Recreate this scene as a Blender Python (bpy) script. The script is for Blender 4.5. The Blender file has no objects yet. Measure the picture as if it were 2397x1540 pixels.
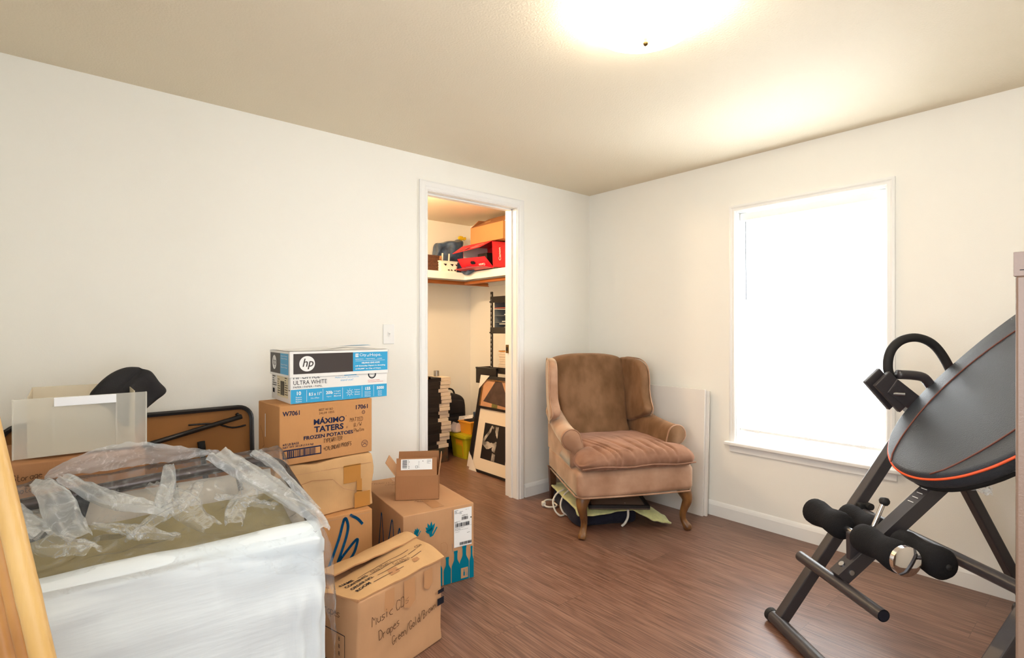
import bpy, math, random
from mathutils import Vector, Matrix, noise
PI = math.pi
R = math.radians
S = bpy.context.scene
COL = S.collection
random.seed(7)

# ------------------------------------------------------------------ camera, light, exposure
cam_data = bpy.data.cameras.new('camera')
cam_data.sensor_width = 36.0
cam_data.lens = 36.0 * 1236.0 / 2397.0
cam_data.clip_start = 0.02
cam = bpy.data.objects.new('camera', cam_data)
COL.objects.link(cam)
cam.location = (-3.2569, -2.8640, 1.2203)
cam.rotation_euler = (PI / 2, 0, -math.atan2(0.64703, 0.76246))
S.camera = cam
S.view_settings.view_transform = 'Standard'
S.view_settings.look = 'None'
S.view_settings.gamma = 1.0
S.view_settings.use_curve_mapping = False
S.view_settings.exposure = 0.12

world = bpy.data.worlds.new('daylight')
S.world = world
world.use_nodes = True
world.node_tree.nodes['Background'].inputs[0].default_value = (0.86, 0.93, 1.0, 1)
world.node_tree.nodes['Background'].inputs[1].default_value = 1.6


def area(name, loc, rot, sx, sy, power, color):
    d = bpy.data.lights.new(name, 'AREA')
    d.shape = 'RECTANGLE'
    d.size = sx
    d.size_y = sy
    d.energy = power
    d.color = color
    o = bpy.data.objects.new(name, d)
    COL.objects.link(o)
    o.location = loc
    o.rotation_euler = rot
    return o


area('daylight_window', (0.55, -1.63, 1.45), (0, R(78), 0), 1.9, 1.5, 300, (0.90, 0.95, 1.0))
area('fill_hall', (-3.05, -4.1, 1.45), (R(90), 0, 0), 1.2, 1.9, 19, (0.86, 0.93, 1.0))  # unseen fill light added beyond the back doorway
area('fill_entry', (-3.95, -2.62, 1.45), (0, R(-90), 0), 1.2, 1.0, 31, (0.95, 0.97, 1.0))  # unseen fill light added outside the entry wall, brightens the window wall
LAMP = 27.5
CLOSET_POWER = 37.0


# ------------------------------------------------------------------ materials
def lin(r, g, b):
    f = lambda c: (c / 255) / 12.92 if c / 255 <= 0.04045 else ((c / 255 + 0.055) / 1.055) ** 2.4
    return (f(r), f(g), f(b), 1)


def mat(name, rgb, rough=0.6, metal=0.0, spec=0.5, var=0.0, vscale=8.0, vstretch=(1, 1, 1), bump=0.0, bscale=80.0,
        bstretch=(1, 1, 1), sheen=0.0, emit=0.0, rgb2=None, coat=0.0, rvar=0.0):
    m = bpy.data.materials.new(name)
    m.use_nodes = True
    nt = m.node_tree
    N, L = nt.nodes, nt.links
    b = N['Principled BSDF']
    c = lin(*rgb)
    b.inputs['Base Color'].default_value = c
    b.inputs['Roughness'].default_value = rough
    b.inputs['Metallic'].default_value = metal
    b.inputs['Specular IOR Level'].default_value = spec
    if sheen:
        b.inputs['Sheen Weight'].default_value = sheen
        b.inputs['Sheen Roughness'].default_value = 0.35
        b.inputs['Sheen Tint'].default_value = (min(1, c[0] * 2.4 + .2), min(1, c[1] * 2.4 + .2), min(1, c[2] * 2.4 + .2), 1)
    if coat:
        b.inputs['Coat Weight'].default_value = coat
    if emit:
        b.inputs['Emission Color'].default_value = c
        b.inputs['Emission Strength'].default_value = emit
    tc = None
    if var or bump:
        tc = N.new('ShaderNodeTexCoord')
    if var:
        mp = N.new('ShaderNodeMapping')
        mp.inputs['Scale'].default_value = vstretch
        L.new(tc.outputs['Object'], mp.inputs[0])
        nz = N.new('ShaderNodeTexNoise')
        nz.inputs['Scale'].default_value = vscale
        nz.inputs['Detail'].default_value = 5
        L.new(mp.outputs[0], nz.inputs[0])
        rp = N.new('ShaderNodeValToRGB')
        c2 = lin(*rgb2) if rgb2 else tuple(x * (1 - var) for x in c[:3]) + (1,)
        rp.color_ramp.elements[0].position = 0.35
        rp.color_ramp.elements[1].position = 0.65
        rp.color_ramp.elements[0].color = c2
        rp.color_ramp.elements[1].color = c
        L.new(nz.outputs[0], rp.inputs[0])
        L.new(rp.outputs[0], b.inputs['Base Color'])
        if rvar:
            mr = N.new('ShaderNodeMapRange')
            mr.inputs[3].default_value = rough - rvar
            mr.inputs[4].default_value = rough + rvar
            L.new(nz.outputs[0], mr.inputs[0])
            L.new(mr.outputs[0], b.inputs['Roughness'])
    if bump:
        mp2 = N.new('ShaderNodeMapping')
        mp2.inputs['Scale'].default_value = bstretch
        L.new(tc.outputs['Object'], mp2.inputs[0])
        n2 = N.new('ShaderNodeTexNoise')
        n2.inputs['Scale'].default_value = bscale
        n2.inputs['Detail'].default_value = 3
        L.new(mp2.outputs[0], n2.inputs[0])
        bp = N.new('ShaderNodeBump')
        bp.inputs['Strength'].default_value = bump
        bp.inputs['Distance'].default_value = 0.004
        L.new(n2.outputs[0], bp.inputs['Height'])
        L.new(bp.outputs[0], b.inputs['Normal'])
    return m


def floor_mat():
    m = bpy.data.materials.new('laminate_floor')
    m.use_nodes = True
    nt = m.node_tree
    N, L = nt.nodes, nt.links
    b = N['Principled BSDF']
    tc = N.new('ShaderNodeTexCoord')
    mp = N.new('ShaderNodeMapping')
    mp.inputs['Rotation'].default_value = (0, 0, R(90))
    L.new(tc.outputs['Object'], mp.inputs[0])
    br = N.new('ShaderNodeTexBrick')
    br.offset = 0.37
    br.inputs['Color1'].default_value = (0.25, 0.25, 0.25, 1)
    br.inputs['Color2'].default_value = (0.75, 0.75, 0.75, 1)
    br.inputs['Mortar'].default_value = (0, 0, 0, 1)
    br.inputs['Scale'].default_value = 1.0
    br.inputs['Mortar Size'].default_value = 0.0008
    br.inputs['Brick Width'].default_value = 1.22
    br.inputs['Row Height'].default_value = 0.178
    L.new(mp.outputs[0], br.inputs[0])
    # plank offset feeds the grain
    sc = N.new('ShaderNodeVectorMath')
    sc.operation = 'SCALE'
    sc.inputs['Scale'].default_value = 7.0
    L.new(br.outputs['Color'], sc.inputs[0])
    ad = N.new('ShaderNodeVectorMath')
    ad.operation = 'ADD'
    L.new(mp.outputs[0], ad.inputs[0])
    L.new(sc.outputs[0], ad.inputs[1])
    m1 = N.new('ShaderNodeMapping')
    m1.inputs['Scale'].default_value = (1.1, 5.0, 1)
    L.new(ad.outputs[0], m1.inputs[0])
    n1 = N.new('ShaderNodeTexNoise')
    n1.inputs['Scale'].default_value = 1.6
    n1.inputs['Detail'].default_value = 2
    n1.inputs['Distortion'].default_value = 0.35
    L.new(m1.outputs[0], n1.inputs[0])
    ml = N.new('ShaderNodeMath')
    ml.operation = 'MULTIPLY'
    ml.inputs[1].default_value = 34
    L.new(n1.outputs[0], ml.inputs[0])
    sn = N.new('ShaderNodeMath')
    sn.operation = 'SINE'
    L.new(ml.outputs[0], sn.inputs[0])
    m2 = N.new('ShaderNodeMapping')
    m2.inputs['Scale'].default_value = (5.0, 210.0, 1)
    L.new(ad.outputs[0], m2.inputs[0])
    n2 = N.new('ShaderNodeTexNoise')
    n2.inputs['Scale'].default_value = 1.0
    n2.inputs['Detail'].default_value = 6
    L.new(m2.outputs[0], n2.inputs[0])
    ma = N.new('ShaderNodeMath')
    ma.operation = 'MULTIPLY_ADD'
    ma.inputs[1].default_value = 0.040
    L.new(sn.outputs[0], ma.inputs[0])
    L.new(n2.outputs[0], ma.inputs[2])
    rp = N.new('ShaderNodeValToRGB')
    e = rp.color_ramp.elements
    e[0].position = 0.30
    e[0].color = lin(86, 58, 46)
    e[1].position = 0.66
    e[1].color = lin(140, 106, 88)
    x = rp.color_ramp.elements.new(0.5)
    x.color = lin(118, 84, 68)
    L.new(ma.outputs[0], rp.inputs[0])
    # plank-to-plank tone
    hs = N.new('ShaderNodeHueSaturation')
    mr = N.new('ShaderNodeMapRange')
    mr.inputs[3].default_value = 0.86
    mr.inputs[4].default_value = 1.16
    L.new(br.outputs['Color'], mr.inputs[0])
    L.new(mr.outputs[0], hs.inputs['Value'])
    L.new(rp.outputs[0], hs.inputs['Color'])
    mx = N.new('ShaderNodeMixRGB')
    mx.inputs[2].default_value = lin(88, 60, 48)
    L.new(br.outputs['Fac'], mx.inputs[0])
    L.new(hs.outputs[0], mx.inputs[1])
    L.new(mx.outputs[0], b.inputs['Base Color'])
    b.inputs['Roughness'].default_value = 0.33
    bp = N.new('ShaderNodeBump')
    bp.inputs['Strength'].default_value = 0.25
    bp.inputs['Distance'].default_value = 0.002
    L.new(n2.outputs[0], bp.inputs['Height'])
    L.new(bp.outputs[0], b.inputs['Normal'])
    return m


def film_mat(name, milky, streak, tint=(240, 246, 250), rough=0.12, scale=9.0, bump=0.6, gloss=0.8):
    """thin clear plastic: mostly see-through, glossy creases, milky where it bunches"""
    m = bpy.data.materials.new(name)
    m.use_nodes = True
    nt = m.node_tree
    N, L = nt.nodes, nt.links
    N.remove(N['Principled BSDF'])
    out = N['Material Output']
    tc = N.new('ShaderNodeTexCoord')
    nz = N.new('ShaderNodeTexNoise')
    nz.inputs['Scale'].default_value = scale
    nz.inputs['Detail'].default_value = 6
    nz.inputs['Distortion'].default_value = 1.2
    L.new(tc.outputs['Object'], nz.inputs[0])
    bp = N.new('ShaderNodeBump')
    bp.inputs['Strength'].default_value = bump
    bp.inputs['Distance'].default_value = 0.02
    L.new(nz.outputs[0], bp.inputs['Height'])
    tr = N.new('ShaderNodeBsdfTransparent')
    df = N.new('ShaderNodeBsdfDiffuse')
    df.inputs[0].default_value = lin(*tint)
    tl = N.new('ShaderNodeBsdfTranslucent')
    tl.inputs[0].default_value = lin(*tint)
    mm = N.new('ShaderNodeMixShader')
    mm.inputs[0].default_value = 0.4
    L.new(df.outputs[0], mm.inputs[1])
    L.new(tl.outputs[0], mm.inputs[2])
    gl = N.new('ShaderNodeBsdfGlossy')
    gl.inputs['Roughness'].default_value = rough
    L.new(bp.outputs[0], gl.inputs['Normal'])
    n2 = N.new('ShaderNodeTexNoise')
    n2.inputs['Scale'].default_value = scale * 1.7
    n2.inputs['Detail'].default_value = 8
    n2.inputs['Roughness'].default_value = 0.7
    n2.inputs['Distortion'].default_value = 2.5
    L.new(tc.outputs['Object'], n2.inputs[0])
    mr = N.new('ShaderNodeMapRange')
    mr.inputs[1].default_value = 0.52
    mr.inputs[2].default_value = 0.70
    mr.inputs[3].default_value = milky
    mr.inputs[4].default_value = streak
    L.new(n2.outputs[0], mr.inputs[0])
    a = N.new('ShaderNodeMixShader')
    L.new(mr.outputs[0], a.inputs[0])
    L.new(tr.outputs[0], a.inputs[1])
    L.new(mm.outputs[0], a.inputs[2])
    fr = N.new('ShaderNodeFresnel')
    fr.inputs[0].default_value = 1.30
    L.new(bp.outputs[0], fr.inputs['Normal'])
    fm = N.new('ShaderNodeMath')
    fm.operation = 'MULTIPLY'
    fm.inputs[1].default_value = gloss
    L.new(fr.outputs[0], fm.inputs[0])
    z = N.new('ShaderNodeMixShader')
    L.new(fm.outputs[0], z.inputs[0])
    L.new(a.outputs[0], z.inputs[1])
    L.new(gl.outputs[0], z.inputs[2])
    L.new(z.outputs[0], out.inputs[0])
    return m


def translucent_mat(name, rgb, tfac, rough=0.4, alpha=1.0):
    m = bpy.data.materials.new(name)
    m.use_nodes = True
    nt = m.node_tree
    N, L = nt.nodes, nt.links
    b = N['Principled BSDF']
    b.inputs['Base Color'].default_value = lin(*rgb)
    b.inputs['Roughness'].default_value = rough
    tl = N.new('ShaderNodeBsdfTranslucent')
    tl.inputs[0].default_value = lin(*rgb)
    mx = N.new('ShaderNodeMixShader')
    mx.inputs[0].default_value = tfac
    L.new(b.outputs[0], mx.inputs[1])
    L.new(tl.outputs[0], mx.inputs[2])
    last = mx
    if alpha < 1:
        tr = N.new('ShaderNodeBsdfTransparent')
        m2 = N.new('ShaderNodeMixShader')
        m2.inputs[0].default_value = alpha
        L.new(tr.outputs[0], m2.inputs[1])
        L.new(mx.outputs[0], m2.inputs[2])
        last = m2
    L.new(last.outputs[0], N['Material Output'].inputs[0])
    return m


def emission_mat(name, rgb, strength):
    m = bpy.data.materials.new(name)
    m.use_nodes = True
    N, L = m.node_tree.nodes, m.node_tree.links
    N.remove(N['Principled BSDF'])
    e = N.new('ShaderNodeEmission')
    e.inputs[0].default_value = lin(*rgb)
    e.inputs[1].default_value = strength
    L.new(e.outputs[0], N['Material Output'].inputs[0])
    return m


M = {}
M['wall'] = mat('wall_paint', (247, 245, 237), 0.75, bump=0.12, bscale=220)
M['ceiling'] = mat('ceiling_paint', (234, 222, 198), 0.7, bump=0.5, bscale=120)
M['floor'] = floor_mat()
M['trim'] = mat('white_trim_paint', (243, 243, 240), 0.35)
M['brass'] = mat('antique_brass', (120, 95, 55), 0.35, metal=1)
M['pane'] = film_mat('window_glass', 0.0, 0.0, bump=0.0, rough=0.02)
M['slat'] = translucent_mat('blind_slats', (250, 250, 248), 0.36)
M['glow'] = emission_mat('lit_glass_dome', (255, 243, 225), LAMP)
M['velvet'] = mat('brown_velvet', (140, 106, 78), 0.9, spec=0.1, var=0.3, vscale=7, vstretch=(1.5, 1.5, 0.8), rgb2=(114, 84, 58),
                  bump=0.25, bscale=500, sheen=0.55)
M['velvet_seat'] = mat('pinkish_brown_velvet', (158, 118, 96), 0.9, spec=0.1, var=0.3, vscale=8, rgb2=(128, 92, 72), bump=0.25, bscale=500, sheen=0.6)
M['velvet_lit'] = mat('lit_pink_brown_velvet', (196, 158, 132), 0.9, spec=0.1, var=0.25, vscale=6, rgb2=(160, 120, 94),
                       bump=0.25, bscale=500, sheen=0.6)  # brown velvet again, light on rails and left side put into the colour
M['legwood'] = mat('varnished_leg_wood', (140, 96, 52), 0.35, var=0.4, vscale=20, rgb2=(92, 58, 30), vstretch=(1, 1, .3))
M['darkwood'] = mat('dark_leg_wood', (84, 52, 34), 0.5)
M['whiteboard'] = mat('white_melamine', (238, 234, 228), 0.4)
CB = dict(bump=0.15, bscale=60, bstretch=(6, 6, 0.3))
M['card'] = mat('cardboard', (196, 150, 110), 0.85, spec=.15, var=.10, vscale=6, **CB)
M['card_y'] = mat('tan_cardboard', (210, 166, 116), 0.8, spec=.2, var=.12, vscale=7, **CB)
M['card_o'] = mat('orange_cardboard', (198, 144, 94), 0.85, spec=.15, var=.06, vscale=6, **CB)
M['card_d'] = mat('brown_cardboard', (172, 124, 86), 0.85, spec=.15, var=.08, vscale=6, **CB)
M['card_in'] = mat('cardboard_inside', (180, 132, 92), 0.9, spec=.1)
M['tape'] = mat('brown_packing_tape', (186, 128, 62), 0.3)
M['cleartape'] = mat('shiny_packing_tape', (190, 140, 98), 0.22)
M['ink'] = mat('black_ink', (34, 34, 42), 0.7, spec=.1)
M['navy_ink'] = mat('navy_ink', (32, 40, 70), 0.7, spec=.1)
M['marker'] = mat('marker_ink', (96, 70, 52), 0.7, spec=.1)
M['blue_ink'] = mat('blue_print', (22, 92, 140), 0.7, spec=.1)
M['teal_ink'] = mat('teal_print', (0, 116, 140), 0.7, spec=.1)
M['white'] = mat('white_paper', (240, 240, 238), 0.5)
M['boxwhite'] = mat('white_box_card', (238, 236, 232), 0.45)
M['hpblack'] = mat('black_print', (62, 54, 52), 0.5)
M['hpblue'] = mat('sky_blue_print', (50, 162, 212), 0.45)
M['grey_ink'] = mat('grey_print', (120, 120, 124), 0.6)
M['cloth'] = mat('white_sheet_cloth', (222, 228, 230), 0.85, spec=.15, bump=0.5, bscale=14, bstretch=(0.35, 1, 3), sheen=.2)
M['deck'] = mat('olive_deck_fabric', (158, 144, 104), 0.9, spec=.1, bump=.2, bscale=400)
M['beigefab'] = mat('beige_backing_fabric', (205, 195, 180), 0.9, spec=.1)
M['bronze'] = mat('dark_bronze_tube', (70, 58, 54), 0.25, metal=.6)
M['steel'] = mat('zinc_steel', (190, 192, 195), 0.3, metal=1)
M['chrome'] = mat('chrome', (235, 235, 238), 0.05, metal=1)
M['webbing'] = mat('black_webbing', (22, 22, 26), 0.8, bump=.4, bscale=300)
M['film'] = film_mat('clear_plastic_film', 0.05, 0.30, scale=7, bump=.7, gloss=.7)
M['film2'] = film_mat('bunched_plastic_film', 0.40, 0.85, scale=8, bump=.5, gloss=.35)
M['film3'] = film_mat('glint_plastic_film', 0.14, 0.60, scale=10, bump=.6, gloss=.35)  # milky colour stands in for glints on the film over the deck
M['bin'] = translucent_mat('frosted_plastic', (246, 244, 236), 0.35, alpha=.34)
M['bintray'] = translucent_mat('frosted_plastic_tray', (244, 232, 206), 0.15, alpha=.60)
M['bamboo2'] = mat('tan_bamboo_cane', (212, 158, 92), 0.45, var=.25, vscale=5, vstretch=(2, 2, .8), rgb2=(176, 120, 62))
M['binlabel'] = mat('white_handle_strip', (244, 244, 246), .3)
M['blackcloth'] = mat('black_cloth', (40, 38, 40), 0.85, var=.3, vscale=8, bump=.3, bscale=200)
M['hardboard'] = mat('brown_hardboard', (168, 112, 54), 0.7, var=.06, vscale=5)
M['blackmetal'] = mat('black_enamel', (30, 28, 28), 0.3)
M['rubber'] = mat('black_rubber', (26, 25, 25), 0.75)
M['bamboo'] = mat('bamboo_cane', (222, 182, 116), 0.4, var=.2, vscale=5, vstretch=(2, 2, .8), rgb2=(204, 160, 92), bump=.2, bscale=40, bstretch=(5, 5, .2))
M['bamboo_r'] = mat('reddish_cane_strip', (212, 120, 60), 0.45)
M['cabinet'] = mat('taupe_painted_metal', (112, 88, 72), 0.4, bump=.1, bscale=300)
M['vinyl'] = mat('black_grained_vinyl', (58, 62, 68), 0.38, bump=.5, bscale=350)
M['orange'] = mat('orange_piping', (240, 92, 44), 0.5)
M['stitch'] = mat('brown_stitching', (112, 62, 50), 0.6)
M['frameblk'] = mat('black_powder_coat', (58, 54, 56), 0.33, bump=.1, bscale=400)
M['foam'] = mat('black_foam_grip', (30, 29, 30), 0.95, spec=.2, bump=.5, bscale=260)
M['navyfab'] = mat('navy_fleece', (26, 26, 42), 0.95, bump=.6, bscale=120, sheen=.3)
M['towel'] = mat('lime_terry_towel', (224, 226, 160), 0.95, var=.2, vscale=20, bump=.8, bscale=160, sheen=.4)
M['rope'] = mat('white_cord', (228, 224, 212), 0.7)
M['greyboard'] = mat('grey_backing_board', (150, 132, 114), 0.8)
M['blackframe'] = mat('black_picture_frame', (26, 22, 22), 0.45)
M['goldframe'] = mat('bronze_gold_edge', (128, 88, 40), 0.4, var=.4, vscale=30)
M['mat_board'] = mat('cream_mat_board', (240, 226, 204), 0.8)
M['photoblack'] = mat('photo_black', (26, 22, 22), 0.5)
M['photogrey'] = mat('photo_skin_grey', (206, 198, 186), 0.5, var=.5, vscale=14, rgb2=(110, 104, 98))
M['poster'] = mat('poster_salmon', (208, 156, 116), 0.6, var=.12, vscale=9)
M['postershade'] = mat('poster_dark_shade', (88, 66, 58), 0.6, var=.35, vscale=16)
M['postergreen'] = mat('poster_olive_stem', (128, 122, 66), 0.6, var=.3, vscale=40)
M['cornerguard'] = mat('white_corner_card', (240, 232, 222), 0.6)
M['tubgreen'] = mat('lime_plastic_tub', (196, 186, 30), 0.4)
M['tuborange'] = mat('orange_plastic_bin', (244, 168, 44), 0.4)
M['luggage'] = mat('black_nylon', (30, 28, 30), 0.75, bump=.4, bscale=250)
M['book_w'] = mat('white_book_edges', (236, 222, 204), 0.8, var=.06, vscale=60, vstretch=(1, 1, 6))
M['book_b'] = mat('black_book_cover', (34, 30, 30), 0.6)
M['book_o'] = mat('orange_book_cover', (226, 152, 60), 0.6)
M['wicker'] = mat('dark_wicker', (98, 62, 42), 0.7, var=.5, vscale=60, vstretch=(1, 1, 3), bump=.8, bscale=90, bstretch=(1, 1, 3))
M['basketw'] = mat('white_plastic', (240, 232, 218), 0.4)
M['bluebag'] = mat('blue_plastic_bag', (72, 98, 130), 0.3, var=.45, vscale=18, rgb2=(44, 62, 88), bump=1.0, bscale=24)
M['red'] = mat('red_box_print', (214, 22, 44), 0.4)
M['yellow'] = mat('yellow_plastic', (240, 200, 30), 0.5)
M['rodwood'] = mat('orange_pine_rod', (196, 112, 48), 0.45, var=.35, vscale=14, vstretch=(.5, .5, 6))
M['greygrey'] = mat('grey_letter_tray', (132, 142, 150), 0.4)
M['laundry'] = mat('white_laundry', (222, 210, 212), 0.9, bump=.4, bscale=30)
M['paleblue'] = mat('pale_jean_cloth', (120, 140, 160), .9)
M['redpaper'] = mat('dull_red_folder', (176, 84, 64), .6)


# ------------------------------------------------------------------ mesh builder
class MB:
    def __init__(s):
        s.v = []
        s.f = []
        s.fm = []
        s.mats = []
        s.T = Matrix.Identity(4)

    def mi(s, m):
        if m not in s.mats:
            s.mats.append(m)
        return s.mats.index(m)

    def add(s, vs, fs, m):
        k = len(s.v)
        i = s.mi(m)
        for p in vs:
            s.v.append(s.T @ Vector(p))
        for f in fs:
            s.f.append([k + a for a in f])
            s.fm.append(i)

    def box(s, a, b, m):
        x0, y0, z0 = a
        x1, y1, z1 = b
        vs = [(x0, y0, z0), (x1, y0, z0), (x1, y1, z0), (x0, y1, z0), (x0, y0, z1), (x1, y0, z1), (x1, y1, z1), (x0, y1, z1)]
        s.add(vs, [(0, 3, 2, 1), (4, 5, 6, 7), (0, 1, 5, 4), (1, 2, 6, 5), (2, 3, 7, 6), (3, 0, 4, 7)], m)

    def slab(s, p0, p1, p2, p3, t, m):
        """quad with thickness t, grown against its normal"""
        P = [Vector(p) for p in (p0, p1, p2, p3)]
        n = (P[1] - P[0]).cross(P[3] - P[0]).normalized() * t
        vs = P + [p - n for p in P]
        s.add(vs, [(0, 1, 2, 3), (7, 6, 5, 4), (0, 4, 5, 1), (1, 5, 6, 2), (2, 6, 7, 3), (3, 7, 4, 0)], m)

    def beam(s, p, q, w, h, m, up=(0, 0, 1)):
        p, q = Vector(p), Vector(q)
        d = (q - p).normalized()
        a = d.cross(Vector(up)).normalized()
        b = a.cross(d).normalized()
        vs = []
        for c in (p, q):
            for i, j in ((-1, -1), (1, -1), (1, 1), (-1, 1)):
                vs.append(c + a * (w / 2 * i) + b * (h / 2 * j))
        s.add(vs, [(3, 2, 1, 0), (4, 5, 6, 7), (0, 1, 5, 4), (1, 2, 6, 5), (2, 3, 7, 6), (3, 0, 4, 7)], m)

    def tube(s, pts, r, m, n=12, cap=True, closed=False):
        P = [Vector(p) for p in pts]
        rs = r if isinstance(r, (list, tuple)) else [r] * len(P)
        rings = []
        prev = None
        K = len(P)
        for i, p in enumerate(P):
            if closed:
                d = (P[(i + 1) % K] - P[i - 1]).normalized()
            else:
                d = (P[min(i + 1, K - 1)] - P[max(i - 1, 0)]).normalized()
            if prev is None:
                ref = Vector((0, 0, 1)) if abs(d.z) < 0.9 else Vector((1, 0, 0))
                a = d.cross(ref).normalized()
            else:
                a = (prev - d * prev.dot(d)).normalized()
            prev = a
            b = d.cross(a)
            rings.append([p + (a * math.cos(2 * PI * j / n) + b * math.sin(2 * PI * j / n)) * rs[i] for j in range(n)])
        s.loft(rings, m, cap=cap, closed=closed)

    def loft(s, rings, m, cap=True, closed=False):
        n = len(rings[0])
        vs = [p for r in rings for p in r]
        fs = []
        K = len(rings)
        for i in range(K if closed else K - 1):
            i2 = (i + 1) % K
            for j in range(n):
                fs.append((i * n + j, i * n + (j + 1) % n, i2 * n + (j + 1) % n, i2 * n + j))
        if cap and not closed:
            fs.append(tuple(range(n))[::-1])
            fs.append(tuple((K - 1) * n + j for j in range(n)))
        s.add(vs, fs, m)

    def lathe(s, prof, m, axis_o=(0, 0, 0), n=24):
        o = Vector(axis_o)
        rings = [[o + Vector((r * math.cos(2 * PI * j / n), r * math.sin(2 * PI * j / n), z)) for j in range(n)] for r, z in prof]
        s.loft(rings, m)

    def rbox(s, a, b, r, m, n=6, fn=None, dens=0.03):
        """rounded box, optional point deform fn"""
        a, b = Vector(a), Vector(b)
        c = (a + b) / 2
        h = (b - a) / 2
        r = min(r, h.x, h.y, h.z)

        def samples(half):
            out = [-half]
            inner = half - r
            for i in range(1, n + 1):
                out.append(-inner - r * math.cos(PI / 2 * i / n * 0.999) if False else -half + r * i / n)
            k = max(1, int(2 * inner / dens))
            for i in range(1, k):
                out.append(-inner + 2 * inner * i / k)
            for i in range(n, 0, -1):
                out.append(half - r * i / n)
            out.append(half)
            o2 = []
            for x in out:
                if not o2 or x - o2[-1] > 1e-6:
                    o2.append(x)
            return o2
        X, Y, Z = samples(h.x), samples(h.y), samples(h.z)
        idx = {}
        vs = []

        def vid(x, y, z):
            k = (round(x, 6), round(y, 6), round(z, 6))
            if k not in idx:
                p = Vector((x, y, z))
                q = Vector((max(-h.x + r, min(h.x - r, x)), max(-h.y + r, min(h.y - r, y)), max(-h.z + r, min(h.z - r, z))))
                d = p - q
                if d.length > 1e-9:
                    p = q + d.normalized() * r
                p = p + c
                if fn:
                    p = Vector(fn(p))
                idx[k] = len(vs)
                vs.append(p)
            return idx[k]
        fs = []

        def grid(A, B, f, flip):
            for i in range(len(A) - 1):
                for j in range(len(B) - 1):
                    q = [f(A[i], B[j]), f(A[i + 1], B[j]), f(A[i + 1], B[j + 1]), f(A[i], B[j + 1])]
                    q = [vid(*t) for t in q]
                    if len(set(q)) == 4:
                        fs.append(tuple(q[::-1]) if flip else tuple(q))
        grid(X, Y, lambda x, y: (x, y, h.z), False)
        grid(X, Y, lambda x, y: (x, y, -h.z), True)
        grid(X, Z, lambda x, z: (x, -h.y, z), False)
        grid(X, Z, lambda x, z: (x, h.y, z), True)
        grid(Y, Z, lambda y, z: (h.x, y, z), False)
        grid(Y, Z, lambda y, z: (-h.x, y, z), True)
        s.add(vs, fs, m)

    def plate(s, outline, T, edge, m, fn, steps=6, rings=7, N=72):
        """padded plate: outline (u,v) loop, half thickness T, soft edge; fn(u,v,t)->3D"""
        pts = smooth_loop(outline, N)
        cx = sum(p[0] for p in pts) / N
        cy = sum(p[1] for p in pts) / N
        R_ = []
        seq = []
        for i in range(rings):
            seq.append((0.02 + (1 - edge - .02) * i / (rings - 1), -1.0))
        for i in range(1, steps * 2):
            th = -PI / 2 + PI * i / (steps * 2)
            seq.append((1 - edge + edge * math.cos(th), math.sin(th)))
        for i in range(rings - 1, -1, -1):
            seq.append((0.02 + (1 - edge - .02) * i / (rings - 1), 1.0))
        for sc, t in seq:
            R_.append([Vector(fn(cx + (x - cx) * sc, cy + (y - cy) * sc, t * T)) for x, y in pts])
        s.loft(R_, m)

    def sheet(s, nu, nv, fn, m):
        vs = [fn(i / nu, j / nv) for j in range(nv + 1) for i in range(nu + 1)]
        fs = [(j * (nu + 1) + i, j * (nu + 1) + i + 1, (j + 1) * (nu + 1) + i + 1, (j + 1) * (nu + 1) + i) for j in range(nv) for i in range(nu)]
        s.add(vs, fs, m)

    def build(s, name, parent=None, loc=None, rz=0.0, smooth=False, bevel=0.0, seg=2, label=None, subd=0, solid=0.0):
        me = bpy.data.meshes.new(name)
        me.from_pydata([tuple(p) for p in s.v], [], s.f)
        for m in s.mats:
            me.materials.append(m)
        me.polygons.foreach_set('material_index', s.fm)
        if smooth:
            me.polygons.foreach_set('use_smooth', [True] * len(me.polygons))
        me.validate()
        me.update()
        if smooth == 'auto':
            me.set_sharp_from_angle(angle=R(35))
        o = bpy.data.objects.new(name, me)
        COL.objects.link(o)
        if parent:
            o.parent = parent
        if loc is not None:
            o.location = loc
        o.rotation_euler = (0, 0, rz)
        if label:
            o['label'] = label
        if solid:
            md = o.modifiers.new('thick', 'SOLIDIFY')
            md.thickness = solid
            md.offset = 0
        if subd:
            md = o.modifiers.new('sub', 'SUBSURF')
            md.levels = md.render_levels = subd
        if bevel:
            md = o.modifiers.new('bevel', 'BEVEL')
            md.width = bevel
            md.segments = seg
            md.limit_method = 'ANGLE'
            md.angle_limit = R(40)
        return o


def smooth_loop(pts, N):
    K = len(pts)
    out = []
    for i in range(N):
        t = i / N * K
        k = int(t)
        f = t - k
        p0, p1, p2, p3 = pts[(k - 1) % K], pts[k % K], pts[(k + 1) % K], pts[(k + 2) % K]
        out.append(tuple(0.5 * (2 * b + (c - a) * f + (2 * a - 5 * b + 4 * c - d) * f * f + (-a + 3 * b - 3 * c + d) * f ** 3)
                         for a, b, c, d in zip(p0, p1, p2, p3)))
    return out


def curve_pts(pts, per=8):
    P = [Vector(p) for p in pts]
    out = []
    for i in range(len(P) - 1):
        a, b, c, d = P[max(i - 1, 0)], P[i], P[i + 1], P[min(i + 2, len(P) - 1)]
        for k in range(per):
            f = k / per
            out.append(0.5 * (2 * b + (c - a) * f + (2 * a - 5 * b + 4 * c - d) * f * f + (-a + 3 * b - 3 * c + d) * f ** 3))
    out.append(P[-1])
    return out


_tc = {}


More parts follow.
